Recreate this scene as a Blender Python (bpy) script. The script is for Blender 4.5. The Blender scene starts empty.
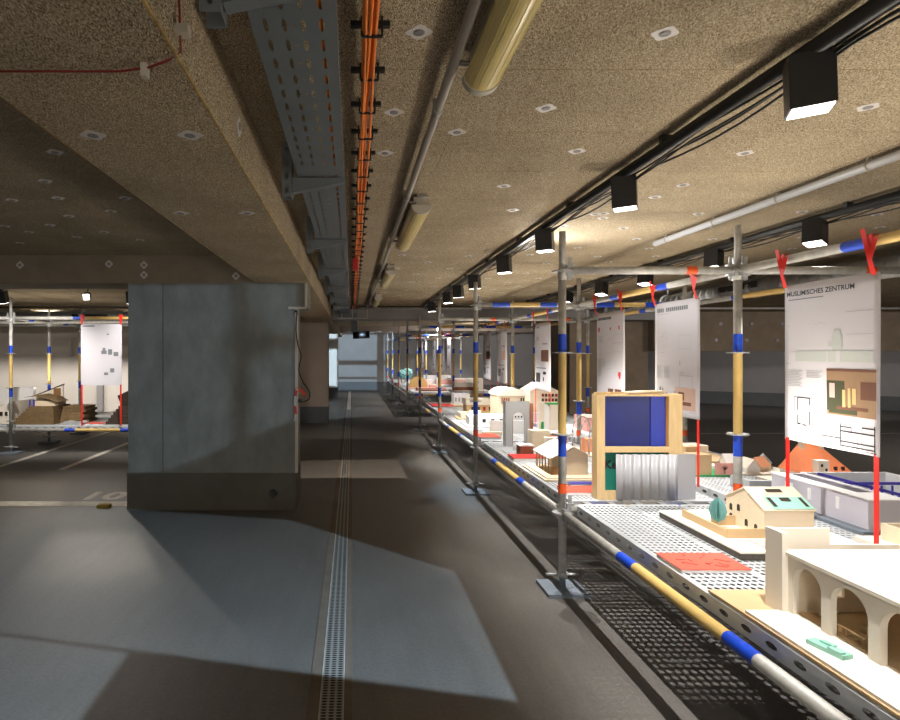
import bpy, bmesh, math, random
from mathutils import Vector, Matrix
random.seed(7)
PI = math.pi
SC = bpy.context.scene
COL = SC.collection
F, VX, VY, H = 590.0, 352.0, 354.0, 1.47

def at(px, py, Y):
    return Vector(((px - VX) / F * Y, Y, H - (py - VY) / F * Y))

# ------------------------------------------------------------------ materials
def lin(c):
    c = c / 255.0
    return c / 12.92 if c <= 0.04045 else ((c + 0.055) / 1.055) ** 2.4
def rgb(r, g, b): return (lin(r), lin(g), lin(b), 1.0)

def mat(name, col, rough=0.6, metal=0.0, noise=0.0, scale=8.0, bump=0.0, bscale=None, spec=None, stretch=None, trans=0.0):
    m = bpy.data.materials.new(name); m.use_nodes = True
    nt = m.node_tree; b = nt.nodes['Principled BSDF']
    b.inputs['Base Color'].default_value = col
    b.inputs['Roughness'].default_value = rough
    b.inputs['Metallic'].default_value = metal
    if spec is not None: b.inputs['Specular IOR Level'].default_value = spec
    if trans: b.inputs['Transmission Weight'].default_value = trans
    if noise or bump:
        tc = nt.nodes.new('ShaderNodeTexCoord'); mp = nt.nodes.new('ShaderNodeMapping')
        nt.links.new(tc.outputs['Object'], mp.inputs[0])
        if stretch: mp.inputs['Scale'].default_value = stretch
        n = nt.nodes.new('ShaderNodeTexNoise'); n.inputs['Scale'].default_value = scale
        n.inputs['Detail'].default_value = 5; n.inputs['Roughness'].default_value = 0.6
        nt.links.new(mp.outputs[0], n.inputs['Vector'])
        if noise:
            r = nt.nodes.new('ShaderNodeMapRange')
            r.inputs['From Min'].default_value = 0.3; r.inputs['From Max'].default_value = 0.7
            r.inputs['To Min'].default_value = 1 - noise; r.inputs['To Max'].default_value = 1 + noise
            nt.links.new(n.outputs['Fac'], r.inputs[0])
            v = nt.nodes.new('ShaderNodeVectorMath'); v.operation = 'SCALE'
            v.inputs[0].default_value = col[:3]
            nt.links.new(r.outputs[0], v.inputs['Scale']); nt.links.new(v.outputs[0], b.inputs['Base Color'])
        if bump:
            n2 = nt.nodes.new('ShaderNodeTexNoise'); n2.inputs['Scale'].default_value = bscale or scale * 4
            n2.inputs['Detail'].default_value = 4
            nt.links.new(mp.outputs[0], n2.inputs['Vector'])
            bp = nt.nodes.new('ShaderNodeBump'); bp.inputs['Strength'].default_value = bump; bp.inputs['Distance'].default_value = 0.01
            nt.links.new(n2.outputs['Fac'], bp.inputs['Height']); nt.links.new(bp.outputs[0], b.inputs['Normal'])
    return m

def math_node(nt, op, a, b=None, clamp=False):
    n = nt.nodes.new('ShaderNodeMath'); n.operation = op; n.use_clamp = clamp
    for i, v in enumerate((a, b)):
        if v is None: continue
        if isinstance(v, (int, float)): n.inputs[i].default_value = v
        else: nt.links.new(v, n.inputs[i])
    return n.outputs[0]

def woodwool(name, dark, light, seams=True, rough=0.95, seam_axis='XY'):
    """cement bonded wood-wool board: long curly fibres over dark gaps, butt joints"""
    m = bpy.data.materials.new(name); m.use_nodes = True
    nt = m.node_tree; b = nt.nodes['Principled BSDF']; b.inputs['Roughness'].default_value = rough
    b.inputs['Specular IOR Level'].default_value = 0.1
    tc = nt.nodes.new('ShaderNodeTexCoord')
    wp = nt.nodes.new('ShaderNodeTexNoise'); wp.inputs['Scale'].default_value = 14; wp.inputs['Detail'].default_value = 2
    nt.links.new(tc.outputs['Object'], wp.inputs['Vector'])
    ws = nt.nodes.new('ShaderNodeVectorMath'); ws.operation = 'SCALE'; ws.inputs['Scale'].default_value = 0.028
    nt.links.new(wp.outputs['Color'], ws.inputs[0])
    wa = nt.nodes.new('ShaderNodeVectorMath'); wa.operation = 'ADD'
    nt.links.new(tc.outputs['Object'], wa.inputs[0]); nt.links.new(ws.outputs[0], wa.inputs[1])
    outs = []
    for ang in (0.35, 1.25, -0.75):
        mp = nt.nodes.new('ShaderNodeMapping')
        mp.inputs['Rotation'].default_value = (0.3 * ang, 0.2, ang)
        mp.inputs['Scale'].default_value = (520, 120, 320)
        nt.links.new(wa.outputs[0], mp.inputs[0])
        n = nt.nodes.new('ShaderNodeTexNoise'); n.inputs['Scale'].default_value = 1.0; n.inputs['Detail'].default_value = 1.5
        nt.links.new(mp.outputs[0], n.inputs['Vector'])
        outs.append(n.outputs['Fac'])
    mx = math_node(nt, 'MAXIMUM', math_node(nt, 'MAXIMUM', outs[0], outs[1]), outs[2])
    r = nt.nodes.new('ShaderNodeMapRange'); r.inputs['From Min'].default_value = 0.5; r.inputs['From Max'].default_value = 0.72
    nt.links.new(mx, r.inputs[0])
    big = nt.nodes.new('ShaderNodeTexNoise'); big.inputs['Scale'].default_value = 2.2; big.inputs['Detail'].default_value = 4
    nt.links.new(tc.outputs['Object'], big.inputs['Vector'])
    mix = nt.nodes.new('ShaderNodeMix'); mix.data_type = 'RGBA'
    mix.inputs[6].default_value = dark; mix.inputs[7].default_value = light
    nt.links.new(r.outputs[0], mix.inputs[0])
    rb = nt.nodes.new('ShaderNodeMapRange'); rb.inputs['From Min'].default_value = 0.3; rb.inputs['From Max'].default_value = 0.7
    rb.inputs['To Min'].default_value = 0.86; rb.inputs['To Max'].default_value = 1.12
    nt.links.new(big.outputs['Fac'], rb.inputs[0])
    sc = nt.nodes.new('ShaderNodeVectorMath'); sc.operation = 'SCALE'
    nt.links.new(mix.outputs[2], sc.inputs[0]); 
    fac = rb.outputs[0]
    if seams:
        br = nt.nodes.new('ShaderNodeTexBrick')
        mp = nt.nodes.new('ShaderNodeMapping'); mp.inputs['Location'].default_value = (-0.42 + 2.0, 0.23, 0)
        nt.links.new(tc.outputs['Object'], mp.inputs[0]); nt.links.new(mp.outputs[0], br.inputs['Vector'])
        br.inputs['Scale'].default_value = 1.0; br.inputs['Mortar Size'].default_value = 0.0028; br.inputs['Mortar Smooth'].default_value = 0.3
        br.inputs['Brick Width'].default_value = 2.0; br.inputs['Row Height'].default_value = 0.54; br.offset = 0.5
        br.inputs['Color1'].default_value = (1, 1, 1, 1); br.inputs['Color2'].default_value = (0.9, 0.9, 0.9, 1)
        br.inputs['Mortar'].default_value = (0.66, 0.6, 0.52, 1)
        mu = nt.nodes.new('ShaderNodeVectorMath'); mu.operation = 'MULTIPLY'
        nt.links.new(sc.outputs[0], mu.inputs[0]); nt.links.new(br.outputs['Color'], mu.inputs[1])
        nt.links.new(mu.outputs[0], b.inputs['Base Color'])
    else:
        nt.links.new(sc.outputs[0], b.inputs['Base Color'])
    nt.links.new(fac, sc.inputs['Scale'])
    bp = nt.nodes.new('ShaderNodeBump'); bp.inputs['Strength'].default_value = 0.5; bp.inputs['Distance'].default_value = 0.004
    nt.links.new(r.outputs[0], bp.inputs['Height']); nt.links.new(bp.outputs[0], b.inputs['Normal'])
    return m

def floor_mat():
    m = bpy.data.materials.new('asphalt_floor'); m.use_nodes = True
    nt = m.node_tree; b = nt.nodes['Principled BSDF']
    tc = nt.nodes.new('ShaderNodeTexCoord')
    n1 = nt.nodes.new('ShaderNodeTexNoise'); n1.inputs['Scale'].default_value = 1.3; n1.inputs['Detail'].default_value = 8; n1.inputs['Roughness'].default_value = 0.65
    n2 = nt.nodes.new('ShaderNodeTexNoise'); n2.inputs['Scale'].default_value = 60; n2.inputs['Detail'].default_value = 4
    n3 = nt.nodes.new('ShaderNodeTexVoronoi'); n3.inputs['Scale'].default_value = 260
    n4 = nt.nodes.new('ShaderNodeTexNoise'); n4.inputs['Scale'].default_value = 5; n4.inputs['Detail'].default_value = 6
    mp = nt.nodes.new('ShaderNodeMapping'); mp.inputs['Scale'].default_value = (3, 0.5, 1)
    nt.links.new(tc.outputs['Object'], mp.inputs[0])
    for n in (n1, n2, n3): nt.links.new(tc.outputs['Object'], n.inputs['Vector'])
    nt.links.new(mp.outputs[0], n4.inputs['Vector'])
    a = math_node(nt, 'MULTIPLY', math_node(nt, 'SUBTRACT', n1.outputs['Fac'], 0.5), 0.7)
    c = math_node(nt, 'MULTIPLY', math_node(nt, 'SUBTRACT', n2.outputs['Fac'], 0.5), 0.7)
    d = math_node(nt, 'MULTIPLY', math_node(nt, 'SUBTRACT', n4.outputs['Fac'], 0.5), 0.35)
    s = math_node(nt, 'ADD', math_node(nt, 'ADD', math_node(nt, 'ADD', a, c), d), 1.0)
    v = nt.nodes.new('ShaderNodeVectorMath'); v.operation = 'SCALE'; v.inputs[0].default_value = (0.108, 0.101, 0.094)
    nt.links.new(s, v.inputs['Scale']); nt.links.new(v.outputs[0], b.inputs['Base Color'])
    rr = nt.nodes.new('ShaderNodeMapRange'); rr.inputs['To Min'].default_value = 0.42; rr.inputs['To Max'].default_value = 0.62
    nt.links.new(n1.outputs['Fac'], rr.inputs[0]); nt.links.new(rr.outputs[0], b.inputs['Roughness'])
    bp = nt.nodes.new('ShaderNodeBump'); bp.inputs['Strength'].default_value = 0.25; bp.inputs['Distance'].default_value = 0.003
    nt.links.new(n3.outputs['Distance'], bp.inputs['Height']); nt.links.new(bp.outputs[0], b.inputs['Normal'])
    return m

M = {}
M['ceil'] = woodwool('woodwool_ceiling', rgb(104, 88, 66), rgb(236, 220, 190))
M['beamw'] = woodwool('woodwool_beam', rgb(104, 88, 66), rgb(236, 220, 190), seams=False)
M['floor'] = floor_mat()
M['concrete'] = mat('concrete', rgb(122, 124, 120), 0.85, noise=0.16, scale=2.4, bump=0.25, bscale=40)
M['beamconc'] = mat('brown_concrete_beam', rgb(138, 128, 112), 0.9, noise=0.12, scale=5)
M['concrete_dark'] = mat('concrete_plinth', rgb(94, 91, 83), 0.85, noise=0.16, scale=3.0, bump=0.2, bscale=40)
M['beige'] = mat('beige_paint', rgb(172, 158, 146), 0.8, noise=0.04, scale=3)
M['white_paint'] = mat('white_wall_paint', rgb(214, 208, 200), 0.8, noise=0.04, scale=2)
M['dado'] = mat('grey_dado', rgb(92, 96, 100), 0.7, noise=0.08, scale=3)
M['greywall'] = mat('grey_wall', rgb(150, 148, 148), 0.85, noise=0.06, scale=2)
M['brownwall'] = mat('brown_board_wall', rgb(124, 110, 94), 0.9, noise=0.15, scale=4)
M['trimw'] = mat('corner_profile_white', rgb(190, 184, 175), 0.5)
M['galv'] = mat('galvanised_steel', rgb(168, 170, 172), 0.45, 0.35, noise=0.14, scale=14, bump=0.08, bscale=60)
M['galv_dull'] = mat('weathered_steel', rgb(180, 179, 175), 0.55, 0.2, noise=0.22, scale=18)
M['deckm'] = mat('deck_steel', rgb(190, 195, 200), 0.5, 0.2, noise=0.08, scale=9)
M['tray'] = mat('tray_steel', rgb(112, 119, 124), 0.5, 0.2, noise=0.06, scale=9)
M['yellow'] = mat('ochre_coating', rgb(200, 170, 104), 0.5, noise=0.1, scale=12)
M['blue'] = mat('blue_tape', rgb(24, 70, 196), 0.4, noise=0.18, scale=30)
M['orange_t'] = mat('orange_tape', rgb(226, 88, 34), 0.5, noise=0.15, scale=25)
M['red'] = mat('red_strap_fabric', rgb(214, 30, 20), 0.6)
M['black'] = mat('black_plastic', rgb(22, 22, 24), 0.45)
M['lampbody'] = mat('black_lamp_housing', rgb(30, 31, 34), 0.4, noise=0.05)
M['cable'] = mat('black_cable', rgb(18, 18, 18), 0.5)
M['ocable'] = mat('orange_cable', rgb(238, 128, 34), 0.45)
M['rcable'] = mat('red_cable', rgb(120, 26, 20), 0.5)
M['plug'] = mat('plug_washer', rgb(206, 202, 200), 0.5, 0.1)
M['plugc'] = mat('plug_centre', rgb(140, 138, 140), 0.5, 0.4)
M['pipe'] = mat('grey_conduit', rgb(150, 144, 136), 0.4, 0.1)
M['wpipe'] = mat('white_trunking', rgb(206, 208, 210), 0.4)
M['diffuser'] = mat('yellowed_diffuser', rgb(222, 204, 136), 0.2, 0.0, noise=0.06, scale=6)
M['lampend'] = mat('luminaire_end_cap', rgb(190, 184, 170), 0.4)
M['stone'] = mat('channel_rim', rgb(98, 88, 78), 0.8, noise=0.15, scale=10)
M['grate'] = mat('channel_grate', rgb(140, 140, 138), 0.5, 0.2)
M['gap'] = mat('dark_gap', rgb(18, 17, 16), 0.9)
M['paint'] = mat('floor_marking_white', rgb(205, 200, 190), 0.7, noise=0.2, scale=12)
M['paper'] = mat('poster_paper', rgb(198, 196, 204), 0.6)
M['ink'] = mat('print_black', rgb(34, 34, 38), 0.6)
M['inkg'] = mat('print_grey', rgb(112, 116, 122), 0.6)
M['inkl'] = mat('print_light_grey', rgb(158, 162, 168), 0.6)
M['inkgreen'] = mat('print_sage', rgb(182, 188, 186), 0.6)
M['ph_tan'] = mat('print_tan', rgb(142, 114, 88), 0.6, noise=0.08)
M['ph_brown'] = mat('print_brown', rgb(104, 68, 52), 0.6, noise=0.12)
M['ph_dark'] = mat('print_dark_green', rgb(62, 66, 44), 0.6)
M['ph_yel'] = mat('print_yellow', rgb(200, 170, 118), 0.6)
M['ph_pink'] = mat('print_pink', rgb(196, 168, 166), 0.6)
M['ph_red'] = mat('print_red', rgb(190, 40, 60), 0.6)
M['wood'] = mat('pale_plywood', rgb(226, 210, 184), 0.6, noise=0.05, scale=7, stretch=(1, 6, 6))
M['cream'] = mat('cream_card', rgb(236, 228, 214), 0.7, noise=0.02)
M['pine'] = mat('pine_timber', rgb(210, 182, 134), 0.6, noise=0.1, scale=6, stretch=(8, 8, 1))
M['tan'] = mat('tan_board', rgb(200, 172, 132), 0.7, noise=0.06)
M['tandark'] = mat('brown_mdf', rgb(150, 108, 62), 0.7, noise=0.1)
M['white'] = mat('white_card', rgb(236, 236, 238), 0.6)
M['lilac'] = mat('lilac_grey_card', rgb(196, 194, 206), 0.7)
M['greycard'] = mat('grey_card', rgb(168, 170, 172), 0.7)
M['bluegrey'] = mat('blue_grey_board', rgb(112, 122, 134), 0.7)
M['felt'] = mat('dark_felt', rgb(84, 80, 74), 0.95, noise=0.25, scale=60)
M['mint'] = mat('mint_card', rgb(150, 204, 190), 0.6)
M['mintd'] = mat('teal_card', rgb(120, 176, 176), 0.6)
M['window'] = mat('dark_opening', rgb(52, 42, 34), 0.7)
M['redcard'] = mat('red_card', rgb(224, 84, 66), 0.6)
M['darkred'] = mat('dark_red_line', rgb(130, 34, 30), 0.6)
M['redb'] = mat('crimson_board', rgb(196, 44, 40), 0.6)
M['pink'] = mat('pink_card', rgb(232, 170, 160), 0.7)
M['indigo'] = mat('indigo_board', rgb(60, 56, 150), 0.6)
M['cobalt'] = mat('cobalt_stain', rgb(16, 32, 108), 0.45, noise=0.3, scale=3)
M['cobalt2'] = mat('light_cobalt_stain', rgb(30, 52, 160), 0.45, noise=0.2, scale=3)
M['violet'] = mat('violet_strip', rgb(80, 74, 190), 0.6)
M['orange'] = mat('orange_roof_card', rgb(236, 138, 92), 0.7, noise=0.08, scale=10)
M['orangel'] = mat('light_orange_card', rgb(240, 168, 128), 0.7)
M['green'] = mat('green_card', rgb(60, 160, 96), 0.7)
M['teal'] = mat('teal_board', rgb(16, 116, 100), 0.6)
M['corr'] = mat('corrugated_silver', rgb(176, 178, 184), 0.4, 0.1)
M['brick'] = mat('reddish_brown_card', rgb(150, 96, 72), 0.8, noise=0.15, scale=30)
M['terrain'] = mat('terrain_board', rgb(120, 98, 68), 0.9, noise=0.2, scale=20)
M['darkm'] = mat('dark_brown_model', rgb(56, 46, 36), 0.8, noise=0.2, scale=14)
M['sponge'] = mat('yellow_sponge', rgb(150, 126, 50), 0.9)
M['duct'] = mat('duct_steel', rgb(150, 152, 152), 0.4, 0.7, noise=0.08, scale=12)
em = bpy.data.materials.new('lamp_lens'); em.use_nodes = True
em.node_tree.nodes['Principled BSDF'].inputs['Emission Color'].default_value = (1, 0.95, 0.88, 1)
em.node_tree.nodes['Principled BSDF'].inputs['Emission Strength'].default_value = 6
M['lens'] = em

# ------------------------------------------------------------------ mesh builder
class MB:
    def __init__(s, T=None):
        s.v = []; s.f = []; s.m = []; s.T = T or Matrix.Identity(4); s.mi = 0; s.smooth = []
    def add(s, vs, fs, smooth=False):
        o = len(s.v); s.v += [s.T @ Vector(p) for p in vs]
        for f in fs: s.f.append([o + i for i in f]); s.m.append(s.mi); s.smooth.append(smooth)
        return s
    def box(s, x0, x1, y0, y1, z0, z1):
        vs = [(x, y, z) for z in (z0, z1) for y in (y0, y1) for x in (x0, x1)]
        return s.add(vs, [(0, 2, 3, 1), (4, 5, 7, 6), (0, 1, 5, 4), (2, 6, 7, 3), (0, 4, 6, 2), (1, 3, 7, 5)])
    def tube(s, a, b, r, n=12, r2=None, caps=True):
        a = Vector(a); b = Vector(b); d = (b - a).normalized(); r2 = r if r2 is None else r2
        u = d.orthogonal().normalized(); w = d.cross(u)
        vs = []
        for p, rr in ((a, r), (b, r2)):
            for i in range(n):
                t = 2 * PI * i / n; vs.append(p + (u * math.cos(t) + w * math.sin(t)) * rr)
        s.add(vs, [(i, (i + 1) % n, n + (i + 1) % n, n + i) for i in range(n)], True)
        if caps: 
            o = len(s.v) - 2 * n
            s.f.append([o + i for i in range(n)][::-1]); s.m.append(s.mi); s.smooth.append(False)
            s.f.append([o + n + i for i in range(n)]); s.m.append(s.mi); s.smooth.append(False)
        return s
    def path(s, pts, r, n=6):
        pts = [Vector(p) for p in pts]; rings = []
        for k, p in enumerate(pts):
            d = (pts[min(k + 1, len(pts) - 1)] - pts[max(k - 1, 0)]).normalized()
            ref = Vector((0, 0, 1)) if abs(d.z) < 0.9 else Vector((1, 0, 0))
            u = d.cross(ref).normalized(); w = u.cross(d)
            rings += [p + (u * math.cos(2 * PI * i / n) + w * math.sin(2 * PI * i / n)) * r for i in range(n)]
        fs = []
        for k in range(len(pts) - 1):
            for i in range(n):
                fs.append((k * n + i, k * n + (i + 1) % n, (k + 1) * n + (i + 1) % n, (k + 1) * n + i))
        fs.append(list(range(n))[::-1]); fs.append([(len(pts) - 1) * n + i for i in range(n)])
        return s.add(rings, fs, True)
    def prism(s, poly, a, b, axis='Y'):
        """poly in the plane normal to axis; (x,z) for Y, (y,z) for X, (x,y) for Z"""
        n = len(poly)
        def P(u, v, t):
            return (u, t, v) if axis == 'Y' else ((t, u, v) if axis == 'X' else (u, v, t))
        vs = [P(u, v, a) for u, v in poly] + [P(u, v, b) for u, v in poly]
        return s.add(vs, [list(range(n)), [n + i for i in range(n)][::-1]] + [(i, n + i, n + (i + 1) % n, (i + 1) % n) for i in range(n)])
    def perf(s, o, U, V, nu, nv, hu, hv, skip=None, hs_=None):
        """perforated sheet: origin o, edge vectors U,V (whole), nu x nv cells, octagonal holes of half size hu,hv"""
        o = Vector(o); U = Vector(U); V = Vector(V); cu = U / nu; cv = V / nv; un = U.normalized(); vn = V.normalized()
        for j in range(nv):
            for i in range(nu):
                c = o + cu * i + cv * j
                cs = [c, c + cu, c + cu + cv, c + cv]
                if skip and skip(i, j):
                    s.add(cs, [(0, 1, 2, 3)]); continue
                m = c + cu / 2 + cv / 2
                if hs_: hu, hv = hs_(i)
                hs = [m + un * hu * math.cos(a) * 1.08 + vn * hv * math.sin(a) * 1.08 for a in [PI / 8 + k * PI / 4 for k in range(8)]]
                # hole verts: 0:22 1:67 2:112 3:157 4:202 5:247 6:292 7:337
                s.add(cs + hs, [(0, 1, 4 + 6, 4 + 5), (1, 2, 4 + 0, 4 + 7), (2, 3, 4 + 2, 4 + 1), (3, 0, 4 + 4, 4 + 3),
                                (0, 4 + 5, 4 + 4), (1, 4 + 7, 4 + 6), (2, 4 + 1, 4 + 0), (3, 4 + 3, 4 + 2)])
        return s
    def quad(s, a, b, c, d): return s.add([a, b, c, d], [(0, 1, 2, 3)])
    def build(s, name, mats, parent=None, bevel=0.0, fixn=True):
        if not isinstance(mats, (list, tuple)): mats = [mats]
        me = bpy.data.meshes.new(name)
        o0 = wloc(parent) if parent else Vector((0, 0, 0))
        me.from_pydata([tuple(v - o0) for v in s.v], [], s.f); me.update()
        for p, mi, sm in zip(me.polygons, s.m, s.smooth): p.material_index = mi; p.use_smooth = sm
        for m in mats: me.materials.append(M[m] if isinstance(m, str) else m)
        if fixn:
            bm = bmesh.new(); bm.from_mesh(me); bmesh.ops.recalc_face_normals(bm, faces=bm.faces); bm.to_mesh(me); bm.free()
        ob = bpy.data.objects.new(name, me); COL.objects.link(ob)
        if parent: ob.parent = parent
        if bevel:
            md = ob.modifiers.new('bevel', 'BEVEL'); md.width = bevel; md.segments = 2; md.limit_method = 'ANGLE'
        return ob

def wloc(o):
    p = Vector((0, 0, 0))
    while o: p += Vector(o.location); o = o.parent
    return p

def tag(o, label=None, cat=None, group=None, kind=None):
    if label: o['label'] = label
    if cat: o['category'] = cat
    if group: o['group'] = group
    if kind: o['kind'] = kind
    return o
def thing(name, label, cat, loc, group=None):
    o = bpy.data.objects.new(name, None); COL.objects.link(o); o.location = loc; o.empty_display_size = 0.1
    return tag(o, label, cat, group)
def copy_tree(o, parent=None):
    c = o.copy(); COL.objects.link(c); c.parent = parent
    for ch in list(o.children): copy_tree(ch, c)
    return c
def struct(name, mb, m, **k): return tag(mb.build(name, m, **k), kind='structure')

def text_mb(mb, s, o, U, V, size, bold=0.0, align='LEFT'):
    """lay text out as mesh in the plane U,V from origin o (cap height ~ size)"""
    cu = bpy.data.curves.new('t', 'FONT'); cu.body = s; cu.size = size / 0.7; cu.offset = bold; cu.align_x = align
    cu.resolution_u = 3
    ob = bpy.data.objects.new('t', cu); COL.objects.link(ob)
    bpy.context.view_layer.update()
    me = bpy.data.meshes.new_from_object(ob.evaluated_get(bpy.context.evaluated_depsgraph_get()))
    o = Vector(o); U = Vector(U); V = Vector(V)
    mb.add([o + U * v.co.x + V * v.co.y for v in me.vertices], [list(p.vertices) for p in me.polygons])
    bpy.data.objects.remove(ob); bpy.data.curves.remove(cu); bpy.data.meshes.remove(me)
    return mb

# ================================================================== the setting
CZ = 2.40            # ceiling
BZ = 2.139           # beam underside
struct('floor', MB().box(-12, 18, -5, 26, -0.2, 0), 'floor')
struct('ceiling', MB().box(-12, 18, -5, 26, CZ, CZ + 0.1), 'ceil')
# far wall, frontal then slanting away to the right
FW = [(-12, 23.4), (1.4, 23.4), (16.6, 13.6), (18, 13.6)]
mb = MB(); md = MB()
for (x0, y0), (x1, y1) in zip(FW[:-1], FW[1:]):
    mb.add([(x0, y0, 0), (x1, y1, 0), (x1, y1, CZ), (x0, y0, CZ), (x0, y0 + .2, 0), (x1, y1 + .2, 0), (x1, y1 + .2, CZ), (x0, y0 + .2, CZ)],
           [(0, 1, 2, 3), (4, 7, 6, 5), (0, 4, 5, 1), (3, 2, 6, 7), (0, 3, 7, 4), (1, 5, 6, 2)])
    md.quad((x0, y0 - .012, 0.001), (x1, y1 - .012, 0.001), (x1, y1 - .012, .37), (x0, y0 - .012, .37))
    md.quad((x0, y0 - .012, .37), (x1, y1 - .012, .37), (x1, y1, .37), (x0, y0, .37))
struct('wall_back', mb, 'greywall')
struct('baseboard_back', md, 'dado')
struct('wall_left', MB().box(-12.2, -12, -5, 26, 0, CZ), 'white_paint')
struct('wall_right', MB().box(18, 18.2, -5, 26, 0, CZ), 'greywall')
# white wall closing the left bay, lit by the left table lamps and added fill
struct('wall_left_bay', MB().box(-12, -2.12, 15.0, 15.2, 0, CZ), 'white_paint')
struct('trim_1', MB().box(-6.45, -6.30, 14.90, 14.985, 0, 0.85), 'greywall')

# longitudinal beam and the transverse beams
struct('beam_longitudinal', MB().box(-0.918, -0.394, -5, 23.4, BZ, CZ), 'beamw')
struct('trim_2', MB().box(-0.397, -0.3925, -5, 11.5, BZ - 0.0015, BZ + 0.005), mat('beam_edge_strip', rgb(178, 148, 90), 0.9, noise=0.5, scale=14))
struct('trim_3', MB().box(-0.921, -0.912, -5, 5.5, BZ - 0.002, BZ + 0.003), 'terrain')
for n, y in enumerate((5.56, 12.57, 19.6)):
    struct('beam_transverse_left', MB().box(-12, -0.918, y, y + .52, BZ, CZ), 'beamconc')
struct('beam_transverse_middle', MB().box(-0.394, 6.1, 11.55, 12.1, BZ + .002, CZ), 'greywall')
struct('trim_4', MB().box(-0.394, 6.1, 11.47, 11.55, CZ - .05, CZ), 'darkm')
struct('beam_transverse_back', MB().box(-0.394, 12, 19.6, 20.1, BZ + .05, CZ), 'beige')
# columns
cm = mat('concrete_column', rgb(124, 127, 124), 0.85, noise=0.2, scale=3.4, bump=0.25, bscale=30, stretch=(1.6, 1, .8))
def column(name, y, m, md_, xr=-0.537, yd=0.52):
    struct(name, MB().box(-2.11, xr, y, y + yd, 0, BZ), m)
    struct(name + '_plinth', MB().box(-2.118, xr + .006, y - .008, y + yd + .008, 0, 0.35), md_)
column('column_concrete', 5.56, cm, 'concrete_dark')
struct('trim_5', MB().box(-0.60, -0.43, 5.565, 6.05, 1.915, BZ - .001), 'concrete')
struct('trim_6', MB().box(-0.536, -0.512, 5.552, 5.60, 0.352, 1.91).box(-0.60, -0.43, 5.555, 5.575, 1.895, 1.915).box(-0.445, -0.425, 5.555, 5.60, 1.915, BZ - .002), 'trimw')
struct('trim_7', MB().box(-1.785, -1.777, 5.556, 5.562, 0.352, BZ - .01), 'concrete_dark')
column('column_beige', 12.57, 'beige', 'dado', -0.51)
column('column_white', 19.6, 'white_paint', 'dado', -0.47)
# right side: dark board-clad core and the deep ramp beam with bolts
struct('wall_core', MB().box(4.5, 6.12, 12.2, 13.4, 0, CZ), 'brownwall')
struct('wall_ramp', MB().box(6.12, 17, 11.95, 12.3, 1.53, CZ - .01), 'brownwall')
for k in range(7):
    for j in range(2):
        b = MB().tube((6.75 + k * .62 + (.1 if j else 0), 11.95, 1.75 + j * .33), (6.75 + k * .62 + (.1 if j else 0), 11.935, 1.75 + j * .33), 0.035, 10)
        ob = b.build('fixing_plate', 'plugc'); tag(ob, 'small round anchor plate on the dark ramp beam behind the posters', 'fixing plate', 'anchor plates on the ramp beam')

# drain channel in the floor
g = MB()
g.perf((-0.132, 1.6, 0.004), (0.094, 0, 0), (0, 14.0, 0), 3, 700, 0.0115, 0.0062)
dr = thing('drain_channel', 'long narrow slotted drain channel running down the aisle floor', 'drain', (-0.09, 2, 0))
g.build('grate', 'grate', dr, fixn=False)
MB().box(-0.186, -0.136, -1.0, 23.3, 0.0005, 0.0055).box(-0.034, 0.0, -1.0, 23.3, 0.0005, 0.0055).build('rim', 'stone', dr)
MB().box(-0.136, -0.132, -1.0, 23.3, 0.0005, 0.007).box(-0.038, -0.034, -1.0, 23.3, 0.0005, 0.007).box(-0.132, -0.038, 15.6, 23.3, 0.0005, 0.004).build('rail', 'galv_dull', dr)
MB().box(-0.136, -0.034, -1.0, 23.3, 0.0003, 0.0012).build('channel_bed', 'gap', dr)

# floor markings
tag(MB().box(-4.6, -2.13, 5.70, 5.88, 0.0003, 0.002).build('parking_line', 'paint'), 'white painted parking line on the floor left of the concrete column', 'floor marking')
nm = MB(); text_mb(nm, '10', (-2.80, 5.96, 0.002), (1, 0, 0), (0, 1, 0), 0.32, 0.014)
nm.T = Matrix.Identity(4)
tag(nm.build('bay_number', 'paint'), 'white painted bay number 10 on the floor beside the concrete column', 'floor marking')
for k, (x0, y0, x1, y1) in enumerate([(-4.6, 7.2, -4.6, 12.4), (-3.7, 7.5, -3.7, 11.0)]):
    d = Vector((x1 - x0, y1 - y0, 0)).normalized(); n_ = Vector((-d.y, d.x, 0)) * .045
    a = Vector((x0, y0, .001)); b = Vector((x1, y1, .001))
    tag(MB().add([a - n_, b - n_, b + n_, a + n_], [(0, 1, 2, 3)]).build('parking_line', 'paint'),
        ('longer' if k == 0 else 'shorter') + ' painted line running away under the left scaffold table', 'floor marking')
tag(MB().box(4.5, 17, 10.9, 10.98, 0.0003, .002).build('parking_line', mat('faded_marking', rgb(120, 118, 116), .8)), 'faint painted line on the dark floor behind the right hand posters', 'floor marking')
tag(MB().box(-2.43, -2.31, 5.60, 5.68, 0, .035).build('sponge', 'sponge', bevel=.01), 'small yellow block lying on the white parking line', 'block')
tag(MB().tube((-0.74, 5.55, .165), (-0.74, 5.50, .165), .032, 12).box(-.745, -.735, 5.49, 5.51, .12, .2).build('socket_plug', 'black'), 'small black plug at the foot of the concrete column', 'plug')

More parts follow.
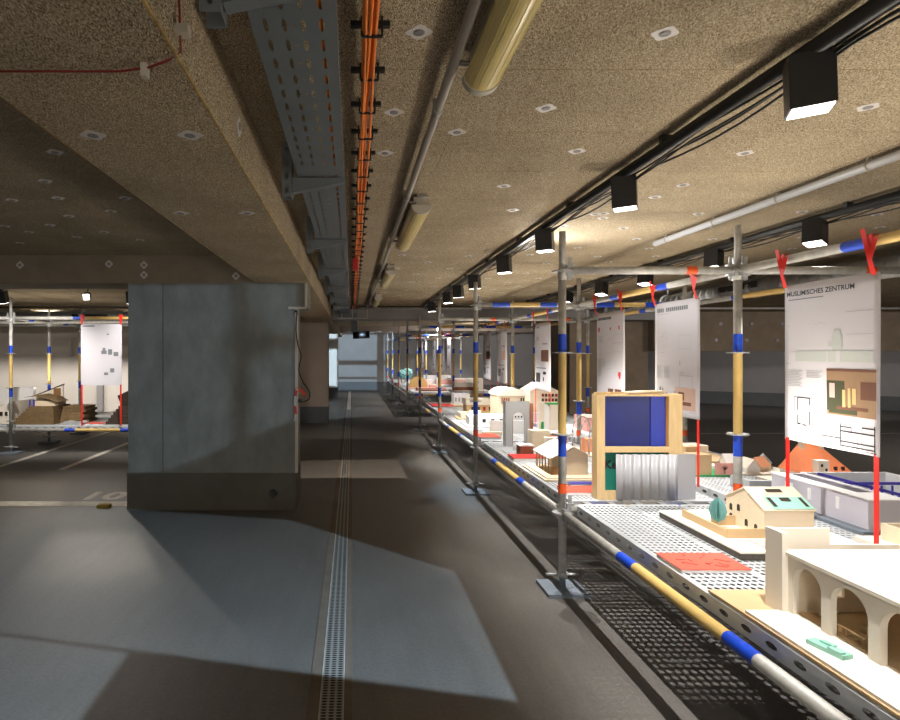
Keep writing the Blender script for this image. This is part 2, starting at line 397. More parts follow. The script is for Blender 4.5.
# ceiling fixing plates
pl = thing('fixing_plate', 'round silver insulation fixing plate on the woodwool ceiling', 'fixing plate', (0, 0, 0), 'fixing plates on the woodwool ceiling')
mb = MB()
ring = []
for i in range(16):
    a = 2 * PI * i / 16; rr = .040 + .006 * math.cos(4 * a); ring.append((rr * math.cos(a), rr * math.sin(a)))
mb.prism(ring, -.004, 0, 'Z'); mb.build('washer', 'plug', pl)
mb = MB()
for i in range(8): 
    a = 2 * PI * i / 8; mb.tube((.012 * math.cos(a), .012 * math.sin(a), -.008), (.012 * math.cos(a), .012 * math.sin(a), -.003), .004, 6)
mb.tube((0, 0, -.0065), (0, 0, -.002), .019, 12).build('screw', 'plugc', pl)
pts = []
for (px, py) in [(419, 32), (665, 33), (546, 108), (457, 132), (577, 151), (394, 112), (385, 153), (504, 186), (513, 210), (868, 107), (745, 153), (683, 185), (655, 197), (595, 214), (603, 218)]:
    Y = .93 * F / (VY - py); pts.append(((px - VX) / F * Y, Y))
random.seed(3)
for r_ in range(0, 18):
    y = 3.9 + r_ * .42
    for k in range(9):
        x = .45 + k * .62 + (r_ % 2) * .3
        if y < 5.2 and x < 1.3: continue
        pts.append((x + random.uniform(-.05, .05), y + random.uniform(-.05, .05)))
first = True
def place_plate(x, y, z, label, group, rot=None, s=.88):
    global first
    o = pl if first else copy_tree(pl)
    first = False
    o.location = (x, y, z + (.002 if rot is None else 0)); o['label'] = label; o['group'] = group
    if rot: o.rotation_euler = rot
    o.scale = (s, s, s)
for x, y in pts:
    if 1.25 < x < 1.42: x += .15
    if abs(x - .31) < .06 or y > 11.2: continue
    place_plate(x, y, CZ, 'round silver insulation fixing plate on the woodwool ceiling of the aisle', 'fixing plates on the aisle ceiling')
for (px, py) in [(93, 135), (190, 135), (181, 213), (247, 213)]:
    Y = .669 * F / (VY - py); place_plate((px - VX) / F * Y, Y, BZ, 'round grey fixing plate under the long woodwool beam', 'fixing plates under the beam')
place_plate(-.394, 2.05, 2.26, 'fixing plate on the side face of the long woodwool beam', 'plates on the beam side', (0, -PI / 2, 0), .8)
for (px, py) in [(55, 152), (45, 181), (58, 198), (12, 200), (125, 198), (111, 211), (69, 216), (50, 225), (29, 232), (104, 232), (77, 237), (5, 226), (140, 240), (20, 243)]:
    Y = .93 * F / (VY - py); place_plate((px - VX) / F * Y, Y, CZ, 'round silver fixing plate on the dark ceiling of the left bay', 'fixing plates on the left bay ceiling')
for (px, py) in [(20, 265), (109, 264), (144, 265), (144, 275), (236, 276)]:
    p = at(px, py, 5.56); place_plate(p.x, 5.56, p.z, 'small fixing plate on the beam face above the concrete column', 'fixing plates on the transverse beam', (-PI / 2, 0, 0), .8)

# ================================================================== ceiling services
# perforated cable tray
TZ = CZ - .15
ct = thing('cable_tray', 'wide perforated grey steel cable tray hung along the ceiling beam', 'cable tray', (-.14, 1, TZ))
mb = MB(); mb.perf((-.238, -.4, TZ), (.20, 0, 0), (0, 12.0, 0), 9, 130, .006, .028, skip=lambda i, j: i in (0, 2, 6, 8) or (j % 16 == 15), hs_=lambda i: (.0055, .004) if i == 4 else (.006, .028))
mb.build('tray_floor', 'tray', ct, fixn=False)
MB().box(-.2395, -.2375, -.4, 11.6, TZ, TZ + .06).box(-.0385, -.0365, -.4, 11.6, TZ, TZ + .06).build('flange', 'tray', ct)
for k in range(3): pass
tag(MB().path([(-.075 - .004 * math.sin(y), y, TZ + .014) for y in [i * .4 - .4 for i in range(30)]], .009, 8).build('power_cable', 'ocable'), 'orange cable lying inside the perforated cable tray', 'cable')
brk = None
for k in range(8):
    y = 1.22 + k * 1.40
    if y > 11.0: break
    if brk is None:
        b = thing('tray_bracket', 'bracket', 'bracket', (-.39, y, TZ), 'brackets carrying the cable tray')
        mb = MB(); mb.perf((-.265, y - .03, TZ - .09), (0, .06, 0), (0, 0, .24), 1, 4, .008, .014)
        mb.build('hanger_web', 'tray', b, fixn=False)
        mb = MB(); mb.perf((-.308, y - .031, TZ - .09), (.043, 0, 0), (0, 0, .24), 1, 4, .007, .014); mb.build('hanger_cheek', 'tray', b, fixn=False)
        MB().box(-.308, -.264, y + .028, y + .031, TZ - .09, CZ - .001).build('hanger_cheek', 'tray', b)
        P = [(-.263, TZ - .065), (-.03, TZ - .020), (-.03, TZ - .003), (-.263, TZ - .003)]
        MB().prism(P, y - .021, y - .018).build('arm', 'tray', b); MB().prism(P, y + .018, y + .021).build('arm', 'tray', b)
        MB().prism([(-.263, TZ - .066), (-.03, TZ - .021), (-.03, TZ - .019), (-.263, TZ - .063)], y - .021, y + .021).build('arm_web', 'tray', b); brk = (b, y)
    else: b = copy_tree(brk[0]); b.location.y = y
    b['label'] = ['nearest steel bracket of the cable tray, at the top edge of the picture', 'second steel bracket under the cable tray, counted from the camera', 'third steel bracket under the cable tray, just past the red box',
                  'fourth steel bracket under the cable tray from the camera', 'fifth steel bracket under the cable tray from the camera', 'sixth steel bracket under the cable tray from the camera',
                  'seventh steel bracket under the cable tray from the camera', 'farthest steel bracket at the end of the cable tray'][k]

# orange cable bundle on rail brackets
OC = CZ - .035
cb = thing('cable_bundle', 'bundle of orange cables clipped along the ceiling beside the tray', 'cables', (.05, 1, OC))
random.seed(11)
for k in range(6):
    pts_ = []
    for i in range(110):
        y = i * .11 - .3
        pts_.append((.036 + .011 * (k % 4) + .004 * math.sin(y * 3.1 + k * 2), y, OC - (.009 if k >= 3 else 0) - .006 * abs(math.sin(PI * (y - .07) / .28)) + .002 * math.sin(y * 7 + k)))
    MB().path(pts_, .0052, 6).build('cable', 'ocable', cb)
for k in range(42):
    y = .85 + k * .26
    if y > 11.2: break
    MB().box(-.004, .105, y - .009, y + .009, OC + .008, OC + .022).box(.024, .030, y - .008, y + .008, OC - .016, CZ - .001).box(.080, .086, y - .008, y + .008, OC - .016, CZ - .001).box(.028, .084, y - .005, y + .005, OC - .020, OC - .015).build('clip', 'black', cb)
tag(MB().box(.005, .055, 5.30, 5.42, 2.23, 2.33).box(.02, .04, 5.33, 5.39, 2.33, 2.352).build('alarm_box', 'redb', bevel=.008), 'small red box hanging under the orange cable bundle', 'alarm box')

# grey conduit and its four luminaires
cd = thing('conduit', 'straight grey conduit pipe running beside the tube lamps', 'pipe', (.312, 1, CZ - .04))
MB().tube((.312, -.6, CZ - .04), (.312, 10.9, CZ - .04), .0165, 14).build('pipe', 'pipe', cd)
for y in (1.3, 2.15, 3.35, 4.9, 6.1, 7.6, 9.0): MB().tube((.312, y - .02, CZ - .04), (.312, y + .02, CZ - .04), .0195, 12).box(.296, .328, y - .008, y + .008, CZ - .03, CZ).build('pipe_clip', 'pipe', cd)
lum = None
labs = ['large yellowed tube lamp nearest the camera, cut by the top edge', 'second yellowed tube lamp along the grey conduit from the camera', 'third yellowed tube lamp along the grey conduit', 'farthest small tube lamp at the end of the grey conduit']
for k, (y0, y1) in enumerate([(.58, 1.86), (3.42, 4.70), (6.1, 7.38), (9.0, 10.28)]):
    if lum is None:
        l = thing('tube_lamp', labs[0], 'lamp', (.405, y0, CZ), 'tube lamps along the conduit'); lum = l
        z = CZ - .07
        MB().box(.36, .45, y0 + .03, y1 - .03, z - .004, CZ - .012).build('housing', 'lampend', l)
        mb = MB(); n = 20; P = []
        for i in range(n + 1):
            a = PI * i / n; P.append((.405 - .056 * math.cos(a), z + .006 - .05 * math.sin(a)))
        mb.prism(P, y0 + .012, y1 - .012)
        for i in (2, 4, 6, 8, 11, 13, 15, 17, 18):
            a = PI * i / n; c = (.405 - .056 * math.cos(a), z + .006 - .05 * math.sin(a)); mb.tube((c[0], y0 + .02, c[1]), (c[0], y1 - .02, c[1]), .0011, 5)
        mb.build('diffuser', 'diffuser', l)
        P2 = [(.405 + (x - .405) * 1.07, z + .006 + (zz - z - .006) * 1.07) for x, zz in P]
        MB().prism(P2, y0, y0 + .03).build('end_cap', 'lampend', l); MB().prism(P2, y1 - .03, y1).build('end_cap', 'lampend', l)
        MB().tube((.314, y0 + .03, CZ - .04), (.375, y0 + .03, CZ - .045), .008, 8).box(.38, .44, y0 + .0, y0 + .06, CZ - .014, CZ).build('mounting_arm', 'pipe', l)
        MB().tube((.314, y1 - .06, CZ - .04), (.375, y1 - .06, CZ - .045), .008, 8).build('mounting_arm', 'pipe', l)
    else:
        l = copy_tree(lum); l.location.y = y0; l['label'] = labs[k]

# red cable on the near beam underside
rp = [at(0, 68, 1.38), at(60, 69, 1.38), at(120, 67, 1.38), at(150, 64, 1.36)]
rp = [Vector((p.x, p.y, BZ - .008)) for p in rp] + [Vector((-.41, 1.325, BZ - .008)), Vector((-.386, 1.33, BZ + .012)), Vector((-.386, 1.32, 2.24)), Vector((-.386, 1.29, CZ - .02))]
rc = thing('red_cable', 'thin dark red cable clipped around the edge of the woodwool beam', 'cable', rp[3])
MB().path(rp, .0028, 6).build('cable_run', 'rcable', rc)
MB().box(-.485, -.472, 1.352, 1.375, BZ - .03, BZ).build('cable_clip', 'lampend', rc)
MB().box(-.394, -.365, 1.31, 1.34, 2.185, 2.205).build('cable_clip', 'lampend', rc)

# lighting tracks
def spot(loc, target, power, angle=70, blend=.5, col=(1, .955, .89), size=.03, name='spot'):
    l = bpy.data.lights.new(name, 'SPOT'); l.energy = power; l.spot_size = math.radians(angle); l.spot_blend = blend
    l.color = col; l.shadow_soft_size = size
    o = bpy.data.objects.new(name, l); COL.objects.link(o); o.location = loc
    o.rotation_euler = (Vector(target) - Vector(loc)).to_track_quat('-Z', 'Y').to_euler()
    return o
def track(name, label, x, y0, y1, z=CZ - .045, cables=True, axis='Y'):
    t = thing(name, label, 'lighting track', (x, y0, z))
    A, B = ((x, y0, z), (x, y1, z))
    MB().tube(A, B, .024, 12).build('rail', 'black', t)
    yy = y0
    while yy < y1: MB().box(x - .02, x + .02, yy, yy + .03, z, CZ).build('ceiling_clamp', 'black', t); yy += 1.1
    if cables:
        random.seed(int(x * 100))
        for k in range(4):
            pp = []; n = int((y1 - y0) / .12); dx = .020 + .011 * k
            for i in range(n + 1):
                y = y0 + (y1 - y0) * i / n; ph = (y + k * .23) / (.75 + .13 * k)
                pp.append((x + dx + .004 * math.sin(y * 5 + k), y, z - .012 - .010 * (k % 2) - (.012 + .008 * k) * abs(math.sin(PI * ph))))
            MB().path(pp, .0045, 6).build('cable', 'cable', t)
    return t
TR1, TR2 = 1.335, 3.04
track('lighting_track', 'thick black lighting track with drooping cables above the table front', TR1, .3, 11.2)
track('lighting_track', 'second black lighting track farther right above the posters', TR2, .3, 10.8)

def lamp_head(x, y, target, label, group, size=(.112, .112, .155), ztop=CZ - .055, yaw=0.35, lens=True):
    """black box spotlight hanging from the track by a swivel"""
    piv = Vector((x, y, ztop + .02))
    d = (Vector(target) - piv).normalized()
    # box frame: local -Z along d
    zq = -d; xq = Vector((math.cos(yaw), math.sin(yaw), 0)); xq = (xq - zq * xq.dot(zq)).normalized(); yq = zq.cross(xq)
    R = Matrix((xq, yq, zq)).transposed().to_4x4(); T = Matrix.Translation(piv) @ R
    t = thing('spotlight', label, 'spotlight', (x, y, CZ), group)
    w, dd, h = size
    MB(T).box(-w / 2, w / 2, -dd / 2, dd / 2, -h - .02, -.02).build('housing', 'lampbody', t, bevel=.003)
    MB(T).box(-w / 2 + .006, w / 2 - .006, -dd / 2 + .006, dd / 2 - .006, -h - .0225, -h - .0195).build('lens', 'lens', t)
    MB().tube((x, y, ztop + .015), (x, y, CZ - .03), .009, 8).build('stem', 'black', t)
    MB(T).box(-.012, .012, -.03, .03, -.022, .012).build('swivel', 'black', t)
    return piv + d * (h + .035), d

ypos = [1.74, 2.92, 4.13, 5.24, 6.5, 7.5, 8.35, 10.0]
l1 = ['largest black box spotlight hanging nearest the camera at top right', 'black box spotlight second from the camera on the front track', 'black box spotlight just above left of the nearest scaffold pole',
      'black box spotlight turned up against the bright ceiling patch', 'fifth box spotlight along the front track', 'sixth box spotlight along the front track', 'seventh box spotlight along the front track', 'farthest box spotlight on the front track']
tg = [(1.85, 1.9, .5), (1.8, 3.1, .5), (1.75, 4.2, .5), (1.9, 5.3, .5), (1.9, 7.0, .5), (1.9, 8.0, .5), (1.9, 8.1, .5), (1.9, 10.2, .5)]
PW = 82
for k, y in enumerate(ypos):
    tt = Vector(tg[k]); aim = Vector((TR1 + .25 * (tt.x - TR1), tt.y * .4 + y * .6, .5))
    p, d = lamp_head(TR1 + .01, y, aim, l1[k], 'box spotlights on the front track', yaw=-.5)
    spot(p, tt, PW, 76, .7, size=.008)
l2 = ['box spotlight on the rear track above the largest poster', 'box spotlight on the rear track left of the yellow pole', 'third box spotlight on the rear track from the right', 'fourth box spotlight on the rear track from the right', 'farthest box spotlight on the rear track']
for k, y in enumerate([3.87, 4.95, 6.1, 7.17, 8.3]):
    p, d = lamp_head(TR2, y, (TR2 - .25, y - .25, .5), l2[k], 'box spotlights on the rear track', yaw=.6, ztop=CZ - .06)
    spot(p, (2.6, y - .4, .5), PW * .6, 76, .5, size=.008)
for y in (.6,): spot((TR2, y, 2.2), (2.7, y + .3, .5), PW * .6, 76, .5, size=.008)
# the fourth lamp throws some light back up at the ceiling boards
spot((1.42, 4.9, 2.05), (1.95, 4.3, 2.4), 30, 130, .9, col=(1, .97, .93), size=.05, name='uplight')

# white trunking on the right of the ceiling
wt = thing('cable_trunking', 'slim white trunking on the ceiling between the two tracks', 'trunking', (2.46, 1, CZ - .03))
MB().tube((2.46, .3, CZ - .035), (2.46, 4.79, CZ - .035), .021, 12).build('tube', 'wpipe', wt)
for y in (1.0, 1.6, 2.2, 2.8, 3.4, 4.0, 4.6): MB().tube((2.46, y, CZ - .035), (2.46, y + .012, CZ - .035), .024, 12).box(2.45, 2.47, y, y + .012, CZ - .03, CZ).build('clip', 'lampend', wt)

# spiral ventilation ducts
def duct(label, a, b, r, n=60):
    a = Vector(a); b = Vector(b); d = thing('ventilation_duct', label, 'duct', a)
    MB().tube(a, b, r, 28).build('duct_pipe', 'duct', d)
    L = (b - a).length; u = (b - a).normalized(); mb = MB(); k = 0
    while k * .14 < L: mb.tube(a + u * k * .14, a + u * (k * .14 + .012), r + .004, 28); k += 1
    mb.build('spiral_seam', 'duct', d)
    k = 0
    while k * 1.9 + .5 < L:
        p = a + u * (k * 1.9 + .5); MB().tube(p, p + u * .05, r + .012, 28).box(p.x - .006, p.x + .006, p.y - .006, p.y + .006, p.z + r, CZ).build('joint_collar', 'galv', d); k += 1
    k = 0
    side = u.cross(Vector((0, 0, 1))).normalized()
    while k * 2.6 + 1.2 < L:
        p = a + u * (k * 2.6 + 1.2) - Vector((0, 0, 1)) * r * .05
        for s_ in (-1, 1):
            q = p + side * s_ * (r + .002); w = u * .35
            MB().add([q - w, q + w, q + w + Vector((0, 0, .07)), q - w + Vector((0, 0, .07))], [(0, 1, 2, 3)]).build('air_grille', 'gap', d)
        k += 1
    return d
duct('large spiral steel ventilation duct under the ceiling at right', (4.6, .5, 2.22), (4.6, 11.2, 2.22), .10)
duct('slimmer steel duct crossing behind the left scaffold poles', (-11.5, 11.6, 2.18), (-2.3, 11.6, 2.18), .13)
tag(MB().tube((0.1, 11.1, 2.33), (11, 11.1, 2.33), .018, 10).build('sprinkler_pipe', 'galv_dull'), 'thin dark pipe crossing the aisle ceiling at the far beam', 'pipe')
tag(MB().tube((-11.5, 10.9, 2.33), (-2.3, 10.9, 2.33), .02, 10).build('sprinkler_pipe', 'darkm'), 'thin pipe crossing the ceiling of the left bay', 'pipe')

# far end fan and boxes
fan = thing('jet_fan', 'dark cylindrical fan unit hanging at the far end of the cable tray', 'fan', (0.1, 13.5, 2.0))
MB().tube((0.02, 13.5, 1.90), (0.40, 13.5, 1.915), .085, 20).build('cylinder', 'black', fan)
MB().box(-.02, .12, 13.42, 13.58, 1.97, 2.23).build('hanger_box', 'tray', fan); MB().box(.02, .06, 13.48, 13.52, 2.2, CZ).build('hanger', 'galv', fan)
jb = thing('junction_box', 'grey junction box on the ceiling past the end of the tray', 'junction box', (-.1, 11.2, 2.3))
MB().box(-.25, .10, 11.12, 11.26, 2.16, 2.245).build('box', 'tray', jb); MB().box(-.26, .30, 11.1, 11.13, 2.13, 2.15).build('lower_rail', 'galv_dull', jb)
for x in (-.2, .0, .28): MB().box(x, x + .015, 11.1, 11.12, 2.13, CZ).build('hanger', 'galv_dull', jb)

# column cable and hazard tape
cp = [at(297, 312, 5.53), at(296, 330, 5.50), at(298, 345, 5.50), at(301, 356, 5.49), at(299, 370, 5.49), at(303, 382, 5.48), at(309, 391, 5.47), at(309, 399, 5.46), at(302, 402, 5.48), at(299, 402, 5.5)]
def smooth(p, n=6):
    o = []
    for i in range(len(p) - 1):
        a = p[max(i - 1, 0)]; b = p[i]; c = p[i + 1]; d = p[min(i + 2, len(p) - 1)]
        for k in range(n):
            t = k / n; o.append(.5 * ((2 * b) + (c - a) * t + (2 * a - 5 * b + 4 * c - d) * t * t + (3 * b - a - 3 * c + d) * t ** 3))
    return o + [p[-1]]
ck = thing('hanging_cable', 'black cable hanging down the edge of the concrete column', 'cable', cp[0])
MB().path(smooth(cp), .006, 6).build('cable_run', 'cable', ck); MB().box(-.50, -.46, 5.46, 5.50, 1.02, 1.05).build('connector', 'black', ck)
MB().box(-.536, -.51, 5.49, 5.555, 1.86, 1.88).build('hook', 'black', ck)
hz = thing('hazard_tape', 'red and white hazard tape tied at the column edge', 'tape', at(297, 395, 5.5))
def ribbon(mb, pts, w, wd=(1, 0, 0)):
    wd = Vector(wd) * w / 2
    for a, b in zip(pts[:-1], pts[1:]): mb.add([a - wd, a + wd, b + wd, b - wd], [(0, 1, 2, 3)])
    return mb
hp = [at(297, 388, 5.5), at(295.5, 396, 5.49), at(295, 406, 5.49), at(296, 414, 5.49), at(295, 421, 5.49)]
for i in range(4): ribbon(MB(), hp[i:i + 2], .022).build('tape_strip', 'redb' if i % 2 == 0 else 'trimw', hz)
ribbon(MB(), [at(297, 388, 5.5), at(305, 394, 5.47), at(303, 398, 5.47)], .03, (.6, 0, .8)).build('tape_knot', 'redcard', hz)
MB().box(-.52, -.50, 5.49, 5.556, 1.13, 1.15).build('tape_hook', 'trimw', hz)

# ================================================================== scaffolding
BLUE = [(1.482, 1.594), (.835, .965)]
std_cache = {}
def standard(parent, x, y, top=2.23, lowtape=True, simple=False, z0=0.0):
    """one upright with base jack, rosettes and tape; meshes shared"""
    key = (round(top, 2), lowtape, z0)
    if key not in std_cache:
        L = []
        mb = MB(); mb.tube((0, 0, .10), (0, 0, 1.99), .02415, 14).tube((0, 0, 1.99), (0, 0, top), .0205, 14)
        mb.tube((0, 0, 1.93), (0, 0, 2.0), .0265, 14)
        for z in (top - .05,): mb.tube((-.0215, 0, z), (.0215, 0, z), .006, 6)
        L.append(('standard', mb, 'galv_dull'))
        L.append(('painted_section', MB().tube((0, 0, .965), (0, 0, 1.482), .0247, 14, caps=False), 'yellow'))
        for a, b in BLUE: L.append(('blue_tape', MB().tube((0, 0, a), (0, 0, b), .0252, 14, caps=False), 'blue'))
        if lowtape: L.append(('red_tape', MB().tube((0, 0, .605), (0, 0, .667), .0252, 14, caps=False), 'orange_t'))
        for z in (.483, .972, 1.478, 1.985):
            mb = MB(); n = 8; P = []
            for i in range(32):
                a = 2 * PI * i / 32; rr = .061 - (.006 if i % 4 == 0 else 0); P.append((rr * math.cos(a), rr * math.sin(a)))
            mb.prism(P, z - .0045, z + .0045, 'Z'); L.append(('rosette', mb, 'galv'))
        mb = MB(); mb.box(-.125, .125, -.125, .125, 0, .022).build
        mb.tube((0, 0, .018), (0, 0, .16), .0185, 12)
        for i in range(6): mb.tube((0, 0, .03 + i * .018), (0, 0, .036 + i * .018), .021, 12)
        L.append(('base_plate', mb, 'bluegrey'))
        mb = MB(); mb.tube((0, 0, .085), (0, 0, .115), .034, 8).tube((.03, 0, .1), (.105, .01, .095), .008, 8).tube((-.03, 0, .1), (-.105, -.01, .105), .008, 8)
        L.append(('jack_nut', mb, 'galv'))
        obs = []
        for nme, mb, m in L:
            o = mb.build(nme, m); o.parent = None; obs.append(o)
        for o in obs[1:]: o.parent = obs[0]
        std_cache[key] = obs[0]; root = obs[0]
    else: root = copy_tree(std_cache[key])
    root.parent = parent; root.location = Vector((x, y, z0)) - wloc(parent)
    return root

def ledger(parent, a, b, pattern=None, r=.0242, heads=True, mt='galv_dull'):
    a = Vector(a); b = Vector(b); L = (b - a).length; u = (b - a) / L
    mb = MB(); mb.tube(a + u * .045, b - u * .045, r, 14)
    o = mb.build('ledger', mt, parent)
    def sub(n, m, s0, s1, rr):
        q = MB().tube(a + u * s0, a + u * s1, rr, 14, caps=False).build(n, m); q.parent = o
        # vertices were built in world space; express them relative to the parent's root
        off = wloc(o)
        for v in q.data.vertices: v.co -= off
        return q
    for (m, s0, s1) in (pattern or []):
        sub({'blue': 'blue_tape', 'yellow': 'painted_section', 'orange_t': 'orange_tape'}[m], m, s0 * L, s1 * L, r + (.0006 if m == 'yellow' else .0012))
    if heads:
        for p, dr_ in ((a, 1), (b, -1)):
            w = u.cross(Vector((0, 0, 1)))
            T = Matrix.Translation(p + u * dr_ * .048) @ Matrix((u, w, Vector((0, 0, 1)))).transposed().to_4x4()
            q = MB(T).box(-.022, .022, -.014, .014, -.035, .035).box(-.010 - .002 * dr_, .010, -.004, .004, -.06, .085).build('wedge_head', 'galv'); q.parent = o
            off = wloc(o)
            for v in q.data.vertices: v.co -= off
    return o
SYM = [('yellow', .37, .63), ('blue', .31, .37), ('blue', .63, .69)]
TRY = [('yellow', .33, .62), ('blue', .16, .33), ('blue', .62, .78)]
TRO = [('orange_t', .70, .76)]
XR = [1.308, 2.40, 3.52]
def block(name, label, YS, z_top=1.99, xs=XR, zf=.483, low=True, longi=(1, 2)):
    t = thing(name, label, 'scaffold', (xs[0], YS[0], 0))
    for i, y in enumerate(YS):
        for j, x in enumerate(xs): standard(t, x, y, top=2.23 if j != 1 else 2.27, lowtape=low)
        for j in range(len(xs) - 1):
            ledger(t, (xs[j], y, 1.99), (xs[j + 1], y, 1.99), (TRO if i % 2 == 0 else TRY))
            ledger(t, (xs[j], y, .508), (xs[j + 1], y, .508), TRY if i % 2 == 0 else None)
    for i in range(len(YS) - 1):
        for j, x in enumerate(xs):
            ledger(t, (x, YS[i], zf), (x, YS[i + 1], zf), SYM if j == 0 or i % 2 else None)
            if j in longi: ledger(t, (x, YS[i], 1.99), (x, YS[i + 1], 1.99), SYM)
    return t
YN = [-1.47, 1.10, 3.67, 6.24, 8.81, 11.38]
YF = [13.95, 16.52, 19.09, 21.66]
sA = block('scaffold', 'long near scaffold frame with blue and yellow banded poles', YN)
sB = block('scaffold', 'smaller far scaffold frame at the end of the hall', YF)

# perforated steel planks
DZ = .545
plank0 = None
def plank(x0, y0, y1, label, group, nm='scaffold_plank', dz=DZ, w=.31):
    global plank0
    if plank0 is None:
        t = thing(nm, label, 'plank', (0, 0, 0), group); L = 2.49
        mb = MB(); mb.perf((0.012, 0, 0), (w - .024, 0, 0), (0, L, 0), 10, 66, .0088, .0115, skip=lambda i, j: j in (0, 65) )
        mb.build('deck_surface', 'deckm', t, fixn=False)
        for xx in (0, w):
            mb = MB(); mb.perf((xx, 0, -.070), (0, L, 0), (0, 0, .062), 20, 1, .026, .010)
            s_ = 1 if xx == 0 else -1
            mb.quad((xx, 0, -.008), (xx, L, -.008), (xx + s_ * .012, L, 0), (xx + s_ * .012, 0, 0)).quad((xx, 0, -.07), (xx, L, -.07), (xx + s_ * .02, L, -.07), (xx + s_ * .02, 0, -.07))
            mb.build('side_rail', 'deckm', t, fixn=False)
        for yy in (0, L): MB().box(.002, w - .002, yy - .002, yy + .002, -.06, -.001).build('end_plate', 'galv', t)
        for yy, s_ in ((0, -1), (L, 1)):
            for xx in (.06, w - .10): MB().box(xx, xx + .04, min(yy, yy + s_ * .05), max(yy, yy + s_ * .05), -.010, -.003).build('hook', 'galv', t)
        plank0 = t
    else: t = copy_tree(plank0)
    t.location = (x0, y0, dz); t['label'] = label; t['group'] = group
    return t
row_n = ['front edge', 'second row from the edge', 'third row from the edge', 'fourth row from the edge', 'fifth row from the edge', 'rear edge']
xs6 = [1.385, 1.701, 2.017, 2.477, 2.795, 3.113]
bay_n = ['behind the camera', 'nearest the camera', 'by the blue framed box', 'by the arched gate model', "at the near table's far end", ]
for i in range(5):
    for j, x in enumerate(xs6):
        plank(x, YN[i] + .04, YN[i + 1] - .04, 'perforated deck plank, %s, bay %s' % (row_n[j], bay_n[i]), 'perforated planks of the near scaffold table')
for i in range(3):
    for j, x in enumerate(xs6):
        plank(x, YF[i] + .04, YF[i + 1] - .04, 'perforated plank of the far table, %s, %s bay' % (row_n[j], ['nearest', 'middle', 'last'][i]), 'perforated planks of the far scaffold table')
# left table, lower
LZ = -.13
sC = thing('scaffold', 'low scaffold frame of the table left of the concrete column', 'scaffold', (-5.03, 8.7, 0))
XL = [-7.6, -5.03, -2.46]; YL = [8.7, 9.8, 10.9]
for x in XL:
    for y in YL: standard(sC, x, y, top=2.3 if y < 9 else 2.2, lowtape=False)
for y in YL:
    for j in range(2):
        ledger(sC, (XL[j], y, 2.0), (XL[j + 1], y, 2.0), [('blue', .36, .41), ('yellow', .41, .75)] if y < 9 else None); ledger(sC, (XL[j], y, .35), (XL[j + 1], y, .35), SYM)
for x in XL:
    for j in range(2): ledger(sC, (x, YL[j], 2.0), (x, YL[j + 1], 2.0), [('blue', .4, .55)]); ledger(sC, (x, YL[j], .375), (x, YL[j + 1], .375))
for j in range(2):
    for r_ in range(6):
        y = [8.75, 9.08, 9.41, 9.85, 10.18, 10.51][r_]
        t = copy_tree(plank0); t.rotation_euler = (0, 0, -PI / 2); t.location = (XL[j] + .04, y + .32, .412)
        t['label'] = 'perforated plank of the left table, %s, %s half' % (row_n[r_], ['left', 'right'][j]); t['group'] = 'perforated planks of the left scaffold table'

# ================================================================== posters
def poster(y0, y1, zt, zb, label, n, x=2.40, zs=.549):
    """paper sheet hanging in the Y-Z plane, printed side to -X; y1 is the far edge"""
    t = thing('poster', label, 'poster', (x, y0, zb), 'hanging project posters')
    def X(s, z):   # gentle curl
        return x - .008 * math.sin(PI * s) * (.5 + .5 * math.cos(3 * z + n)) - .02 * max(0, s - .93) * math.sin(6 * z + n)
    nu, nv = 16, 20; mb = MB(); vs = []
    for j in range(nv + 1):
        for i in range(nu + 1):
            s = i / nu; z = zt + (zb - zt) * j / nv
            vs.append((X(s, z), y1 + (y0 - y1) * s, z))
    fs = [(j * (nu + 1) + i, j * (nu + 1) + i + 1, (j + 1) * (nu + 1) + i + 1, (j + 1) * (nu + 1) + i) for j in range(nv) for i in range(nu)]
    mb.add(vs, fs, True); o = mb.build('sheet', 'paper', t)
    sd = o.modifiers.new('s', 'SOLIDIFY'); sd.thickness = .0008; sd.offset = 0
    W = y1 - y0; Hh = zt - zb
    def q(mb, u0, v0, u1, v1, off=.0015):   # u from left (far) 0..1, v from top 0..1
        n_ = max(1, int((u1 - u0) * 12)); m_ = max(1, int((v1 - v0) * 12))
        for i in range(n_):
            for j in range(m_):
                a0 = u0 + (u1 - u0) * i / n_; a1 = u0 + (u1 - u0) * (i + 1) / n_; b0 = v0 + (v1 - v0) * j / m_; b1 = v0 + (v1 - v0) * (j + 1) / m_
                P = []
                for (u, v) in ((a0, b1), (a1, b1), (a1, b0), (a0, b0)):
                    z = zt - v * Hh; P.append((X(u, z) - off, y1 - u * W, z))
                mb.add(P, [(0, 1, 2, 3)])
        return mb
    # straps: red loops over the ledger down to the sheet corners, and on to the deck
    for yy in (y0 + .02, y1 - .02):
        mb = MB(); wd = .013
        top = 1.99 + .027
        mb.box(x - .03, x - .0275, yy - wd, yy + wd, 1.93, top).box(x - .03, x + .03, yy - wd, yy + wd, top - .001, top + .0015).box(x + .0275, x + .03, yy - wd, yy + wd, 1.975, top)
        xx = x - .031; zj = zt + .055
        mb.quad((xx, yy - wd, zj), (xx, yy + wd, zj), (x - .012, yy + wd, zt - .012), (x - .012, yy - wd, zt - .012))
        mb.quad((xx, yy - wd, zj), (xx, yy + wd, zj), (xx - .002, yy + .052, 2.05), (xx - .002, yy + .024, 2.05))
        mb.quad((xx - .001, yy - wd, zj), (xx - .001, yy + wd * .6, zj), (xx - .003, yy - .022, 2.0), (xx - .003, yy - .048, 2.0))
        mb.build('upper_strap', 'red', t, fixn=False)
        MB().box(x - .001, x + .001, yy - wd, yy + wd, zs, zb + .012).build('lower_strap', 'red', t)
    return t, q, X, W, Hh

